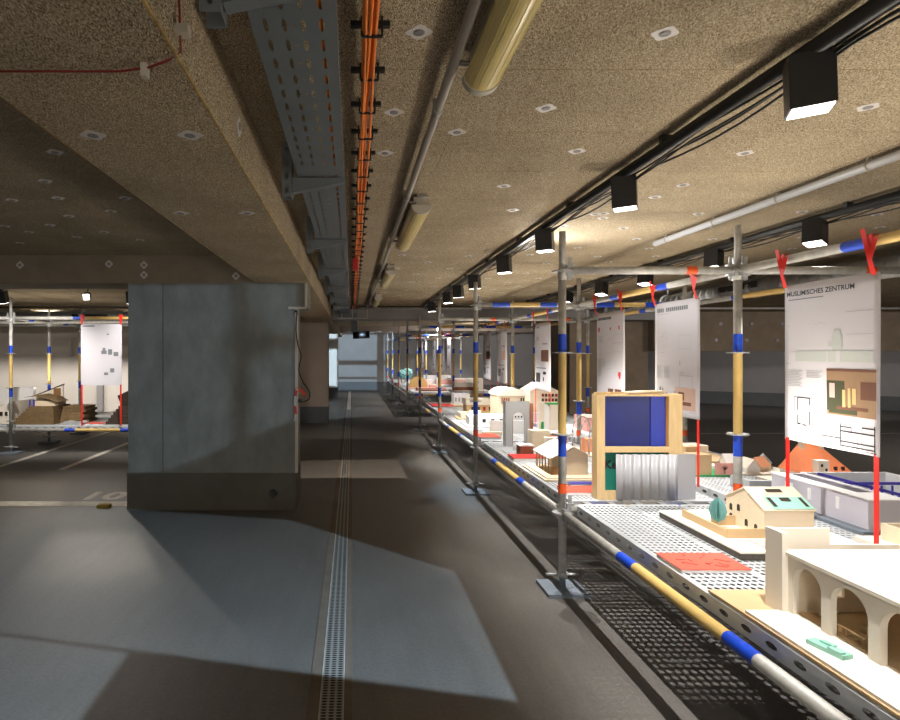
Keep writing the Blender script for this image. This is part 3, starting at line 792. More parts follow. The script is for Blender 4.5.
def lines(q, mb, u0, v0, w, n, dv=.010, th=.0035):
    for k in range(n): q(mb, u0, v0 + k * dv, u0 + w * (1 - .06 * ((k * 37) % 5)), v0 + k * dv + th)
# largest poster
t, q, X, W, Hh = poster(2.68, 3.27, 1.845, 1.0, 'largest poster, titled MUSLIMISCHES ZENTRUM, hanging nearest the camera', 1)
mb = MB(); text_mb(mb, 'MUSLIMISCHES ZENTRUM', (X(.1, 1.8) - .0085, 3.27 - .028, 1.845 - .062), (0, -1, 0), (0, 0, 1), .0245, .0008)
# fit the title to its width on the sheet
ys = [v.y for v in mb.v]; s_ = (.435) / (max(ys) - min(ys)); mx_ = max(ys)
for v in mb.v: v.y = mx_ - (mx_ - v.y) * s_
mb.build('title', 'ink', t, fixn=False)
mb = MB(); lines(q, mb, .05, .094, .42, 1, th=.006); q(mb, .04, .26, .06, .262); mb.build('subtitle', 'inkg', t, fixn=False)
mb = MB(); q(mb, .14, .425, .94, .49); q(mb, .56, .33, .66, .425, .002); q(mb, .58, .30, .64, .34, .0022); q(mb, .52, .37, .58, .40, .002); mb.build('elevation_drawing', 'inkgreen', t, fixn=False)
mb = MB(); q(mb, .50, .425, .515, .49, .0025); q(mb, .60, .425, .64, .49, .0026); mb.build('drawing_gap', 'paper', t, fixn=False)
mb = MB()
for k in range(7):
    a = PI * k / 7; b = PI * (k + 1) / 7
    u = .42 - .08 * math.cos(a); u2 = .42 - .08 * math.cos(b); v = .30 - .045 * math.sin(a)
    q(mb, min(u, u2), v - .002, max(u, u2), v)
q(mb, .70, .20, .95, .203); q(mb, .70, .33, .95, .332); q(mb, .02, .505, .08, .508); q(mb, .03, .93, .1, .933); q(mb, .52, .945, .58, .948)
lines(q, mb, .04, .545, .19, 11); lines(q, mb, .27, .545, .19, 5); mb.build('text_block', 'inkl', t, fixn=False)
mb = MB(); q(mb, .50, .53, .97, .80); mb.build('interior_picture', 'ph_tan', t, fixn=False)
mb = MB(); q(mb, .50, .60, .68, .775, .002); q(mb, .52, .76, .80, .79, .0022); mb.build('picture_green_wall', 'ph_dark', t, fixn=False)
mb = MB(); q(mb, .83, .60, .97, .70, .002); q(mb, .50, .53, .97, .545, .002); q(mb, .6, .745, .9, .765, .0024); mb.build('picture_brown_wall', 'ph_brown', t, fixn=False)
mb = MB(); q(mb, .53, .615, .585, .70, .0026); mb.build('picture_arch_window', 'ph_pink', t, fixn=False)
mb = MB(); q(mb, .66, .65, .69, .75, .003); q(mb, .715, .64, .74, .75, .003); q(mb, .755, .64, .79, .73, .003); mb.build('picture_sunlight', 'ph_yel', t, fixn=False)
mb = MB()
def frame(q, mb, u0, v0, u1, v1, th=.006):
    q(mb, u0, v0, u1, v0 + th * .8); q(mb, u0, v1 - th * .8, u1, v1); q(mb, u0, v0, u0 + th, v1); q(mb, u1 - th, v0, u1, v1)
frame(q, mb, .12, .715, .34, 1.0 - .04 * 0 - .035, .004)
for (a, b, c, d) in [(.16, .72, .17, .80), (.16, .83, .17, .885), (.30, .72, .31, .76), (.30, .80, .31, .885), (.16, .88, .20, .89), (.22, .885, .27, .893), (.16, .715, .31, .722),
                     (.63, .845, .64, 1.02 - .04), (.95, .84, .96, .985), (.63, .885, .96, .893), (.63, .945, .96, .952), (.63, .86, .74, .867), (.84, .852, .96, .86), (.42, .93, .63, .936), (.63, .97, .96, .977), (.74, .86, .745, .885), (.8, .90, .803, .97), (.84, .9, .843, .97), (.88, .985, .97, .99)]:
    q(mb, a, b, c, d, .0018)
mb.build('plan_drawing', 'ink', t, fixn=False)
# second poster
t, q, X, W, Hh = poster(4.07, 4.67, 1.863, 1.014, 'second poster from the camera, above the right side of the blue box', 2)
mb = MB()
for k in range(16): 
    if k != 4: q(mb, .06 + k * .045, .05, .06 + k * .045 + .035, .085)
mb.build('title', 'inkg', t, fixn=False)
mb = MB(); lines(q, mb, .06, .10, .3, 1); frame(q, mb, .14, .30, .24, .45, .003); frame(q, mb, .2, .27, .3, .40, .003); frame(q, mb, .58, .30, .82, .42, .003); lines(q, mb, .05, .57, .15, 12); lines(q, mb, .24, .57, .15, 11); q(mb, .6, .52, .62, .56); frame(q, mb, .6, .645, .86, .77, .006); lines(q, mb, .6, .62, .1, 2); q(mb, .05, .855, .45, .91); lines(q, mb, .8, .95, .14, 1); mb.build('text_block', 'inkl', t, fixn=False)
mb = MB(); q(mb, .06, .79, .09, .87); q(mb, .12, .76, .16, .88); q(mb, .19, .77, .22, .88); q(mb, .28, .81, .32, .88); q(mb, .05, .88, .45, .92, .002); q(mb, .47, .79, .6, .8); mb.build('elevation_drawing', 'inkg', t, fixn=False)
mb = MB(); q(mb, .50, .75, .92, .94, .002); mb.build('interior_picture', mat('print_dusty_pink', rgb(190, 160, 146), .6, noise=.08), t, fixn=False)
mb = MB(); q(mb, .58, .79, .70, .86, .003); q(mb, .56, .87, .84, .90, .003); mb.build('picture_detail', 'ph_brown', t, fixn=False)
# third poster
t, q, X, W, Hh = poster(5.19, 5.78, 1.86, 1.015, 'third poster from the camera, with a red heart, behind the blue box', 3)
mb = MB()
for k in range(11): q(mb, .06 + k * .045, .05, .06 + k * .045 + .035, .08)
mb.build('title', 'ink', t, fixn=False)
mb = MB(); frame(q, mb, .62, .25, .92, .44, .004); q(mb, .62, .34, .92, .345); frame(q, mb, .40, .30, .58, .45, .004); lines(q, mb, .05, .26, .2, 8); lines(q, mb, .05, .52, .16, 20); lines(q, mb, .24, .52, .1, 9); frame(q, mb, .45, .62, .6, .72, .003); mb.build('text_block', 'inkl', t, fixn=False)
mb = MB(); q(mb, .06, .16, .12, .21); q(mb, .5, .17, .54, .20); q(mb, .8, .16, .84, .2); mb.build('small_icons', 'ph_red', t, fixn=False)
mb = MB(); q(mb, .80, .655, .88, .70, .002); q(mb, .82, .69, .87, .725, .002); mb.build('heart', 'ph_red', t, fixn=False)
mb = MB(); q(mb, .46, .84, .64, .985, .002); q(mb, .70, .84, .90, .985, .002); mb.build('interior_picture', 'ph_brown', t, fixn=False)
mb = MB(); q(mb, .5, .86, .54, .96, .003); q(mb, .76, .86, .82, .97, .003); mb.build('picture_detail', 'ph_tan', t, fixn=False)
# further posters, smaller in view
for k, (a, lab) in enumerate([(7.13, 'fourth poster, left of the nearest scaffold pole, with a dark pink picture'), (9.14, 'fifth poster along the near scaffold, seen narrow'), (10.20, 'sixth poster along the near scaffold, beside a tall pole')]):
    t, q, X, W, Hh = poster(a, a + .6, 1.86, 1.01, lab, 4 + k)
    mb = MB(); q(mb, .1, .05, .3, .07); q(mb, .5, .30, .8, .32); lines(q, mb, .1, .2, .2, 6); q(mb, .1, .66, .75, .675); mb.build('text_block', 'inkg', t, fixn=False)
    mb = MB(); q(mb, .42, .40, .88, .57); mb.build('interior_picture', 'ph_brown' if k != 1 else 'ph_pink', t, fixn=False)
    mb = MB(); q(mb, .08, .74, .38, .88); q(mb, .55, .72, .75, .76); q(mb, .55, .80, .62, .86); mb.build('plan_drawing', 'ink' if k == 0 else 'inkg', t, fixn=False)
for k, a in enumerate([14.3, 15.4, 17.0, 19.6]):
    t, q, X, W, Hh = poster(a, a + .6, 1.86, 1.01, ['first and nearest', 'second', 'third', 'last and farthest'][k] + ' narrow poster hanging over the far table', 8 + k, zs=.86)
    mb = MB(); q(mb, .2, .2, .8, .3); q(mb, .1, .8, .6, .86); mb.build('print', 'inkg', t, fixn=False)
# poster on the left scaffold, facing the camera
t = thing('poster', 'white poster hanging from the left scaffold, facing the camera', 'poster', (-3.68, 8.7, 1.0), 'hanging project posters')
MB().box(-3.98, -3.38, 8.662, 8.664, 1.01, 1.91).build('sheet', 'paper', t)
mb = MB(); mb.quad((-3.95, 8.66, 1.87), (-3.78, 8.66, 1.87), (-3.78, 8.66, 1.89), (-3.95, 8.66, 1.89)); mb.build('title', 'inkg', t, fixn=False)
mb = MB()
for (a, b, c, d) in [(-3.68, 1.47, -3.60, 1.52), (-3.66, 1.52, -3.62, 1.56), (-3.58, 1.46, -3.52, 1.54), (-3.50, 1.44, -3.43, 1.50), (-3.64, 1.16, -3.58, 1.2), (-3.55, 1.2, -3.49, 1.26), (-3.6, 1.75, -3.57, 1.77)]:
    mb.quad((a, 8.659, b), (c, 8.659, b), (c, 8.659, d), (a, 8.659, d))
mb.build('plan_drawing', 'inkg', t, fixn=False)
for x in (-3.965, -3.395):
    MB().quad((x - .03, 8.67, 2.05), (x + .03, 8.67, 2.05), (x + .012, 8.66, 1.90), (x - .012, 8.66, 1.90)).box(x - .025, x + .025, 8.672, 8.728, 2.026, 2.029).build('upper_strap', 'red', t)
    MB().box(x - .012, x + .012, 8.662, 8.664, .415, 1.02).build('lower_strap', 'red', t)

# ================================================================== the architectural models
D = DZ + .001
def dk(px, py, h=H - D):
    Y = F * h / (py - VY); return ((px - VX) / F * Y, Y)
def model(label, loc, name='architectural_model', cat='model', group='architectural models on the scaffold tables'):
    return thing(name, label, cat, (loc[0], loc[1], loc[2] if len(loc) > 2 else D), group)
def arch_wall(mb, p0, p1, z0, z1, th, arches, sill=0.0, n=12):
    """wall from p0 to p1 (xy) with arched openings [(s0,s1,ztop)], s measured along the wall"""
    p0 = Vector((*p0, 0)); p1 = Vector((*p1, 0)); L = (p1 - p0).length; u = (p1 - p0) / L; w = Vector((-u.y, u.x, 0)) * th
    def slab(poly):
        vs = [p0 + u * s + Vector((0, 0, z)) for s, z in poly] + [p0 + u * s + w + Vector((0, 0, z)) for s, z in poly]; m = len(poly)
        mb.add(vs, [list(range(m)), [m + i for i in range(m)][::-1]] + [(i, m + i, m + (i + 1) % m, (i + 1) % m) for i in range(m)])
    cur = 0
    for s0, s1, zt in arches:
        slab([(cur, z0), (s0, z0), (s0, z1), (cur, z1)])
        r = (s1 - s0) / 2; c = (s0 + s1) / 2
        for i in range(n):
            a = PI - PI * i / n; b = PI - PI * (i + 1) / n
            slab([(c + r * math.cos(a), zt - r + r * math.sin(a)), (c + r * math.cos(b), zt - r + r * math.sin(b)), (c + r * math.cos(b), z1), (c + r * math.cos(a), z1)])
        if sill: slab([(s0, z0), (s1, z0), (s1, z0 + sill), (s0, z0 + sill)])
        cur = s1
    slab([(cur, z0), (L, z0), (L, z1), (cur, z1)])
    return mb
def gable(mb, x0, x1, y0, y1, z0, ze, zr, axis='X'):
    if axis == 'X': mb.prism([(y0, z0), (y1, z0), (y1, ze), ((y0 + y1) / 2, zr), (y0, ze)], x0, x1, 'X')
    else: mb.prism([(x0, z0), (x1, z0), (x1, ze), ((x0 + x1) / 2, zr), (x0, ze)], y0, y1, 'Y')
    return mb
def gable_roof(mb, x0, x1, y0, y1, ze, zr, axis='X', t=.008, ov=.008):
    if axis == 'X':
        ym = (y0 + y1) / 2; sl = (zr - ze) / (ym - y0); a = y0 - ov; b = y1 + ov; z = ze - ov * sl
        P = [(a, z + .002), (ym, zr + .002), (b, z + .002), (b, z + t), (ym, zr + t + .003), (a, z + t)]; mb.prism(P, x0 - ov, x1 + ov, 'X')
    else:
        xm = (x0 + x1) / 2; sl = (zr - ze) / (xm - x0); a = x0 - ov; b = x1 + ov; z = ze - ov * sl
        P = [(a, z + .002), (xm, zr + .002), (b, z + .002), (b, z + t), (xm, zr + t + .003), (a, z + t)]; mb.prism(P, y0 - ov, y1 + ov, 'Y')
    return mb

# --- arcade building, nearest
t = model('large cream arcade model with round arches, nearest the camera at bottom right', (1.9, 1.7, D))
MB().box(1.386, 2.38, 1.16, 2.295, D, D + .008).build('base_board', 'tan', t)
MB().box(1.392, 2.37, 1.165, 2.09, D + .008, D + .018).build('forecourt', 'cream', t)
zb = D + .018; zr = .775
mb = MB(); arch_wall(mb, (1.535, 2.085), (1.535, 1.20), zb, zr - .012, .022, [(.03, .155, .742), (.19, .33, .742), (.37, .51, .742), (.55, .69, .742), (.73, .86, .742)]); mb.build('arcade_wall', 'cream', t)
mb = MB(); arch_wall(mb, (1.40 + .16, 2.072), (2.30, 2.072), zb, zr - .012, .012, [(.10, .17, .70), (.30, .37, .70), (.5, .57, .70)], sill=.05); mb.build('end_wall', 'wood', t)
mb = MB(); arch_wall(mb, (1.98, 1.20), (1.98, 2.06), zb, zr - .012, .012, [(.10, .16, .70), (.30, .36, .70), (.5, .56, .70), (.70, .75, .70)], sill=.06); mb.build('rear_wall', 'wood', t)
MB().box(1.525, 2.36, 1.18, 2.10, zr - .012, zr).build('roof_slab', 'cream', t)
MB().box(1.513, 1.5345, 2.075, 2.16, zb - .010, .84).box(1.5345, 1.74, 2.148, 2.160, zb - .018, .835).box(1.74, 2.30, 2.148, 2.16, zb - .018, .775).build('parapet_wall', 'cream', t)
MB().box(1.56, 1.97, 1.21, 2.06, zb, zb + .003).build('interior_floor', 'tan', t)
f = MB().box(1.80, 1.95, 1.50, 1.53, zb, zb + .14).box(1.80, 1.95, 1.50, 1.90, zb + .0, zb + .05).box(1.92, 1.95, 1.53, 1.90, zb + .05, zb + .12).box(1.75, 1.79, 1.75, 1.80, zb, zb + .15); f.build('interior_furniture', 'tandark', t)
MB().tube((1.745, 1.775, zb + .1), (1.749, 1.775, zb + .1), .03, 16).build('green_disc', 'green', t)
mb = MB()
for i in range(6): mb.box(1.585, 1.595, 1.98 - i * .03, 1.985 - i * .03, zb, zb + .025)
mb.box(1.583, 1.597, 1.82, 2.0, zb + .022, zb + .028).box(1.60, 1.66, 1.84, 1.90, zb, zb + .02).box(1.62, 1.64, 1.86, 1.88, zb + .02, zb + .045).box(1.583, 1.597, 1.4, 1.56, zb + .0, zb + .03)
mb.build('railing', 'tan', t)
mb = MB().box(1.74, 1.78, 1.60, 1.66, zb, zb + .075).box(1.745, 1.75, 1.42, 1.50, zb + .06, zb + .11).box(1.70, 1.74, 1.34, 1.42, zb, zb + .08); mb.build('interior_cupboard', 'mintd', t)
mb = MB(Matrix.Translation((1.455, 1.80, zb)) @ Matrix.Rotation(.25, 4, 'Z')).box(-.02, .02, -.055, .055, 0, .014).box(-.02, -.002, -.05, -.01, .014, .02).box(.002, .02, -.01, .03, .014, .02)
mb.build('mint_block', 'mint', t)

# --- orange-red booklet
def booklet(label, x0, x1, y0, y1, m, h=.012, rot=0, z=D, scr=False):
    c = ((x0 + x1) / 2, (y0 + y1) / 2, z); t = thing('booklet', label, 'booklet', c, 'coloured booklets and sheets on the decks')
    T = Matrix.Translation(c) @ Matrix.Rotation(rot, 4, 'Z'); w = (x1 - x0) / 2; d = (y1 - y0) / 2
    MB(T).box(-w, w, -d, d, h * .8, h).build('cover', m, t); MB(T).box(-w + .003, w - .003, -d + .003, d - .003, 0, h * .8).build('pages', 'white', t)
    if scr:
        random.seed(5); mb = MB(T)
        for k in range(9):
            a = Vector((random.uniform(-w * .7, w * .5), random.uniform(-d * .6, d * .6), h + .0012)); pp = [a]
            for i in range(3): pp.append(pp[-1] + Vector((random.uniform(-.01, .035), random.uniform(-.025, .025), 0)))
            mb.path(pp, .0011, 4)
        mb.build('scribble', 'darkred', t)
booklet('coral red booklet with dark scribbles lying on the front deck', 1.39, 1.69, 2.49, 2.70, 'redcard', .014, scr=True)
booklet('orange red board behind the nearest scaffold pole', 1.40, 1.70, 3.86, 4.04, 'redcard', .022)
booklet('flat indigo board beside the orange red board', 1.52, 1.78, 4.10, 4.17, 'indigo', .022)
booklet('crimson board on the front deck before the small pavilion', 1.39, 1.66, 5.08, 5.28, 'redb', .03)
booklet('pale pink red sheet near the second scaffold pole', 1.39, 1.62, 6.42, 6.70, 'redcard', .02)
booklet('red board at the far end of the near table', 1.40, 1.78, 10.2, 10.75, 'redb', .02)
booklet('small red sheet between the yellow pole and the sloped roofs', 2.62, 2.84, 4.75, 4.90, 'redb', .012)

# --- house with mint roof panel on felt base
t = model('plywood house model with mint roof panel on a dark base', (2.1, 3.0, D))
MB().box(1.74, 2.37, 2.64, 3.34, D, D + .030).build('base_underside', 'felt', t)
MB().box(1.738, 2.372, 2.638, 3.342, D + .030, D + .038).build('base_board', 'cream', t)
z0 = D + .038; hx0, hx1, hy0, hy1 = 1.985, 2.225, 2.84, 3.13
MB_ = MB(); gable(MB_, hx0, hx1, hy0, hy1, z0, .715, .79, 'X'); MB_.build('house_body', 'wood', t)
mb = MB(); gable_roof(mb, hx0, hx1, hy0, hy1, .715, .79, 'X', .006, .006); mb.build('roof', 'wood', t)
ym = (hy0 + hy1) / 2; sl = (.79 - .715) / (ym - hy0)
def onroof(y, dz): return .715 + sl * (y - hy0) + dz
mb = MB(); a, b = hy0 - .002, hy0 + .078
mb.add([(2.03, a, onroof(a, .010)), (hx1 + .004, a, onroof(a, .010)), (hx1 + .004, b, onroof(b, .010)), (2.03, b, onroof(b, .010))], [(0, 1, 2, 3)])
mb.build('mint_roof_panel', 'mint', t, fixn=False)
mb = MB()
for (xa, xb, ya, yb) in [(2.04, 2.06, hy0 + .01, hy0 + .068), (2.10, 2.15, hy0 + .045, hy0 + .068), (2.195, 2.212, hy0 + .01, hy0 + .068), (2.07, 2.15, hy0 + .105, hy0 + .125)]:
    mb.add([(xa, ya, onroof(ya, .0125)), (xb, ya, onroof(ya, .0125)), (xb, yb, onroof(yb, .0125)), (xa, yb, onroof(yb, .0125))], [(0, 1, 2, 3)])
mb.build('skylight', 'window', t, fixn=False)
def arch_win(mb, x, y, z, w, h, axis):
    P = [(-w / 2, 0), (w / 2, 0), (w / 2, h - w / 2)] + [(w / 2 * math.cos(a), h - w / 2 + w / 2 * math.sin(a)) for a in [PI * k / 6 for k in range(1, 6)]] + [(-w / 2, h - w / 2)]
    if axis == 'X': mb.prism([(y + a, z + b) for a, b in P], x - .0015, x + .001, 'X')
    else: mb.prism([(x + a, z + b) for a, b in P], y - .0015, y + .001, 'Y')
for (y, z) in [(3.09, .655), (3.03, .665), (3.09, .605), (2.97, .605), (2.90, .60)]:
    mb = MB(); arch_win(mb, hx0, y, z, .022, .035, 'X'); mb.build('window', 'window', t)
MB().box(1.80, 1.985, 2.835, 2.845, z0, z0 + .045).box(1.80, 1.81, 2.845, 3.22, z0, z0 + .04).box(1.86, 1.98, 3.05, 3.06, z0, z0 + .05).build('garden_wall', 'tan', t)
MB().box(1.88, 2.20, 2.66, 2.80, z0, z0 + .004).build('grey_paving', 'greycard', t)
mb = MB()
for k in range(4):
    a = k * PI / 4; pts_ = [(.0, 0), (.03, .02), (.042, .06), (.03, .10), (0, .13), (-.03, .10), (-.042, .06), (-.03, .02)]
    T = Matrix.Translation((1.86, 3.0, z0 + .03)) @ Matrix.Rotation(a, 4, 'Z'); m2 = MB(T); m2.prism([(x, z) for x, z in pts_], -.001, .001, 'Y'); mb.v_off = 0
    o = len(mb.v); mb.v += m2.v; mb.f += [[o + i for i in f_] for f_ in m2.f]; mb.m += m2.m; mb.smooth += m2.smooth
mb.build('card_tree', 'mintd', t); MB().tube((1.86, 3.0, z0), (1.86, 3.0, z0 + .04), .003, 6).build('tree_trunk', 'tan', t)

# --- long white building with violet frames
t = model('long white building model with violet inner frames', (3.0, 3.4, D))
MB().box(2.60, 3.44, 3.0, 3.82, D, D + .018).build('base_board', 'bluegrey', t)
z0 = D + .018; zt = z0 + .15
def wall_box(mb, x0, x1, y0, y1, th=.015): mb.box(x0, x1, y0, y0 + th, z0, zt).box(x0, x1, y1 - th, y1, z0, zt).box(x0, x0 + th, y0 + th, y1 - th, z0, zt).box(x1 - th, x1, y0 + th, y1 - th, z0, zt)
mb = MB(); wall_box(mb, 2.66, 2.86, 3.04, 3.74); mb.build('long_wing_walls', 'lilac', t)
mb = MB().box(2.655, 2.74, 3.035, 3.745, zt, zt + .006).box(2.74, 2.865, 3.035, 3.2, zt, zt + .006); mb.build('flat_roof', 'white', t)
mb = MB(); wall_box(mb, 2.87, 3.42, 3.02, 3.78); mb.build('hall_walls', 'white', t)
for y in (3.60, 3.56, 3.42, 3.22): MB().box(2.657, 2.6605, y, y + .022, z0 + .06, z0 + .125).build('window', 'white', t)
mb = MB()
for k in range(0, 4, 2): mb.box(2.89, 3.40, 3.12 + k * .17, 3.126 + k * .17, zt - .012, zt + .004)
for x in (2.95,): mb.box(x, x + .006, 3.10, 3.74, zt - .01, zt + .006)
mb.build('inner_frame', 'violet', t)
mb = MB(); 
for k in range(8): mb.box(2.9 + k * .06, 2.91 + k * .06, 3.30, 3.305, z0 + .06, zt + .02)
mb.build('column_row', 'violet', t)
# --- cream courtyard walls at the right edge
t = model('low cream courtyard model at the right edge, before the white building', (2.8, 2.6, D))
MB().box(2.49, 3.40, 2.15, 2.93, D, D + .022).build('base_board', 'cream', t)
MB().box(2.58, 2.592, 2.3, 2.88, D + .022, D + .10).box(2.592, 3.3, 2.868, 2.88, D + .022, D + .10).box(2.592, 2.80, 2.5, 2.512, D + .022, D + .10).build('courtyard_wall', 'wood', t)
MB().box(2.80, 3.30, 2.55, 2.86, D + .022, D + .19).build('grey_block', 'lilac', t)
MB().box(2.798, 2.8015, 2.70, 2.74, D + .09, D + .16).box(2.798, 2.8015, 2.62, 2.66, D + .09, D + .16).build('window', 'white', t)
# --- orange roofed house
t = model('tall model house with steep orange roof and cream tower', (3.3, 4.2, D))
MB().box(3.02, 3.46, 3.86, 4.42, D, D + .012).build('base_board', 'cream', t); z0 = D + .012
hx0, hx1, hy0, hy1 = 3.06, 3.38, 3.98, 4.22
mb = MB(); mb.box(hx0, hx1, hy0, hy1, z0, z0 + .105); mb.build('house_body', 'cream', t)
mb = MB(); ym = (hy0 + hy1) / 2; P = [(hy0 - .01, z0 + .11), (ym - .02, z0 + .297), (ym + .02, z0 + .297), (hy1 + .01, z0 + .11)]
mb.add([(hx0 - .008, hy0 - .01, z0 + .10), (hx1 + .008, hy0 - .01, z0 + .10), (hx0 + .16, ym, z0 + .30), (hx0 + .05, ym, z0 + .30), (hx0 - .008, hy1 + .01, z0 + .10), (hx1 + .008, hy1 + .01, z0 + .10)],
       [(0, 1, 2, 3), (3, 2, 5, 4), (0, 3, 4), (1, 5, 2), (0, 4, 5, 1)]); mb.build('roof', 'orange', t)
MB().box(3.11, 3.18, 3.93, 3.99, z0, z0 + .20).build('tower', 'cream', t)
mb = MB().box(3.10, 3.125, 4.07, 4.10, z0 + .22, z0 + .325).box(3.23, 3.255, 4.07, 4.10, z0 + .20, z0 + .315); mb.build('chimney', 'wood', t)
for (x, y, z) in [(3.13, 3.93, .16), (3.16, 3.93, .13), (3.13, 3.93, .09), (3.13, 3.93, .05), (3.24, 3.98, .05), (3.30, 3.98, .05)]:
    mb = MB(); arch_win(mb, x, y - .001, z0 + z, .014, .02, 'Y'); mb.build('window', 'window', t)
for x in (3.26, 3.31): MB().box(x, x + .02, 3.985, 3.995, z0 + .125, z0 + .15).build('dormer', 'window', t)
t = model('low orange topped wing model at the edge behind the white building', (3.45, 3.9, D))
MB().box(3.435, 3.445, 3.80, 3.855, D, D + .1).box(3.22, 3.43, 3.83, 3.85, D, D + .12).build('wall', 'cream', t); MB().box(3.215, 3.446, 3.826, 3.853, D + .12, D + .13).build('coping', 'orange', t)
# --- white sloped roofs beside it
t = model('white model houses with sloped card roofs behind the yellow pole', (3.2, 4.7, D))
MB().box(2.95, 3.42, 4.50, 4.91, D, D + .01).build('base_board', 'cream', t)
for k, (x, y, ml) in enumerate([(3.07, 4.78, 'cream'), (3.20, 4.64, 'wood'), (3.32, 4.76, 'cream'), (3.08, 4.58, 'white')]):
    mb = MB(Matrix.Translation((x, y, D + .01)) @ Matrix.Rotation(.5 * k, 4, 'Z')); gable(mb, -.06, .06, -.045, .045, 0, .045, .10, 'X'); mb.build('house_body', ml, t)
    mb = MB(Matrix.Translation((x, y, D + .01)) @ Matrix.Rotation(.5 * k, 4, 'Z')); gable_roof(mb, -.06, .06, -.045, .045, .045, .10, 'X', .005, .01); mb.build('roof', ['white', 'orangel', 'greycard', 'cream'][k], t)
t = model('low grey wall strip model behind the mint roofed house', (2.8, 4.0, D)); MB().box(2.66, 3.02, 3.95, 3.975, D, D + .075).box(2.66, 2.68, 3.975, 4.15, D, D + .075).build('wall', 'greycard', t)
t = model('small tan and green garden model right of the blue box', (2.5, 4.55, D))
x0, y0 = 2.44, 4.28
MB().box(2.56, 2.90, 4.44, 4.70, D, D + .012).build('base_board', 'green', t)
MB().box(2.58, 2.72, 4.46, 4.6, D + .012, D + .16).box(2.60, 2.70, 4.6, 4.68, D + .012, D + .20).build('block', 'tan', t)
MB().box(2.74, 2.88, 4.45, 4.458, D + .012, D + .10).build('panel', 'pink', t)
mb = MB(); tc_ = Vector((2.81, 4.446, D + .02)); mb.path([tc_, tc_ + Vector((0, 0, .04))], .002, 5)
for a in (-.9, -.5, -.1, .3, .7, 1.0): mb.path([tc_ + Vector((0, 0, .03)), tc_ + Vector((.03 * math.sin(a), 0, .03 + .035 * math.cos(a)))], .0015, 5)
mb.build('tree_drawing', 'ink', t)

# --- big timber box: blue panel over corrugated sheet
t = model('large pine framed box with blue panel above corrugated sheet', (1.85, 3.8, D), 'framed_box_model')
x0, x1, yf, yb = 1.553, 2.095, 3.74, 3.82; xa, xb = 1.604, 2.010; zt = D + .668; zm = D + .30
MB().box(x0, xa, yf, yb, D, zt).build('post', 'pine', t); MB().box(xb, x1, yf, yb, D, zt).build('post', 'pine', t)
MB().box(xa, xb, yf, yb, zm, zm + .035).build('middle_rail', 'pine', t)
MB().box(xa, xb, yf, yb, D, D + .05).build('bottom_rail', 'pine', t)
MB().box(xa, 1.905, yf + .03, yf + .04, zm + .035, zt - .01).build('blue_panel', 'cobalt', t)
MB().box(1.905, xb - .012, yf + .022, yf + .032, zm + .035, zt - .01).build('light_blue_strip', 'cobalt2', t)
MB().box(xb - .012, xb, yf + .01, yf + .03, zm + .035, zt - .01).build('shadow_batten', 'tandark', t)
MB().box(xa, xb, yf + .05, yf + .06, D + .05, zm).build('green_panel', 'teal', t)
mb = MB(); text_mb(mb, 'Ke', (xa + .015, yf + .0485, D + .19), (1, 0, 0), (0, 0, 1), .05, .003); mb.build('lettering', 'ink', t, fixn=False)
mb = MB(); n = 200; xs_ = [1.672 + (.39) * i / n for i in range(n + 1)]
vs = []
for x in xs_:
    yy = yf - .016 + .011 * math.cos((x - 1.672) / .056 * 2 * PI); vs += [(x, yy, D + .005), (x, yy, zm - .01)]
mb.add(vs, [(2 * i, 2 * i + 2, 2 * i + 3, 2 * i + 1) for i in range(n)], True); o = mb.build('corrugated_sheet', 'corr', t, fixn=False)
sd = o.modifiers.new('s', 'SOLIDIFY'); sd.thickness = .0015
MB().prism([(2.062, yf - .008), (2.185, yf + .012), (2.185, yf + .015), (2.062, yf - .005)], D + .003, zm - .01, 'Z').build('flat_sheet', 'corr', t)
MB().box(xa, xb, yf, yb, zt - .012, zt).build('top_rail', 'pine', t); MB().box(x0, x1 - .12, yf + .03, yf + .05, zt, zt + .012).build('top_slat', 'pine', t)
MB(Matrix.Translation((1.9, 3.79, zt + .006)) @ Matrix.Rotation(.25, 4, 'Z')).box(-.16, .12, -.02, .02, 0, .012).box(-.05, .16, .05, .08, 0, .01).build('top_slat', 'wood', t)
tag(MB(Matrix.Translation((2.0, 3.44, D)) @ Matrix.Rotation(.12, 4, 'Z')).box(-.10, .16, -.05, .03, 0, .006).build('card_offcut', 'tan'), 'thin tan card lying on the deck before the framed box', 'card')

# --- small pavilion with pitched roof
t = model('pale wood pavilion model with pitched roof and columns, left of the blue box', (1.65, 4.45, D))
MB().box(1.40, 1.80, 4.27, 4.85, D, D + .012).box(1.42, 1.79, 4.29, 4.83, D + .012, D + .022).build('base_board', 'wood', t); z0 = D + .022
hx0, hx1, hy0, hy1 = 1.57, 1.76, 4.40, 4.80
mb = MB(); mb.prism([(hx0 + .03, z0), (hx1, z0), (hx1, z0 + .15), ((hx0 + hx1) / 2 + .0, z0 + .205), (hx0 + .03, z0 + .165)], hy0, hy1, 'Y'); mb.build('house_body', 'wood', t)
mb = MB(); mb.add([(hx0 - .10, hy0 - .02, z0 + .125), ((hx0 + hx1) / 2 - .02, hy0 - .02, z0 + .215), (hx1 + .012, hy0 - .02, z0 + .155), (hx0 - .10, hy1, z0 + .125), ((hx0 + hx1) / 2 - .02, hy1, z0 + .215), (hx1 + .012, hy1, z0 + .155)],
    [(0, 1, 4, 3), (1, 2, 5, 4)]); o = mb.build('roof', 'cream', t); sd = o.modifiers.new('s', 'SOLIDIFY'); sd.thickness = .006
mb = MB()
for k in range(6): mb.box(hx0 - .085, hx0 - .075, hy0 + .0 + k * .07, hy0 + .01 + k * .07, z0, z0 + .135)
mb.build('colonnade', 'tan', t)
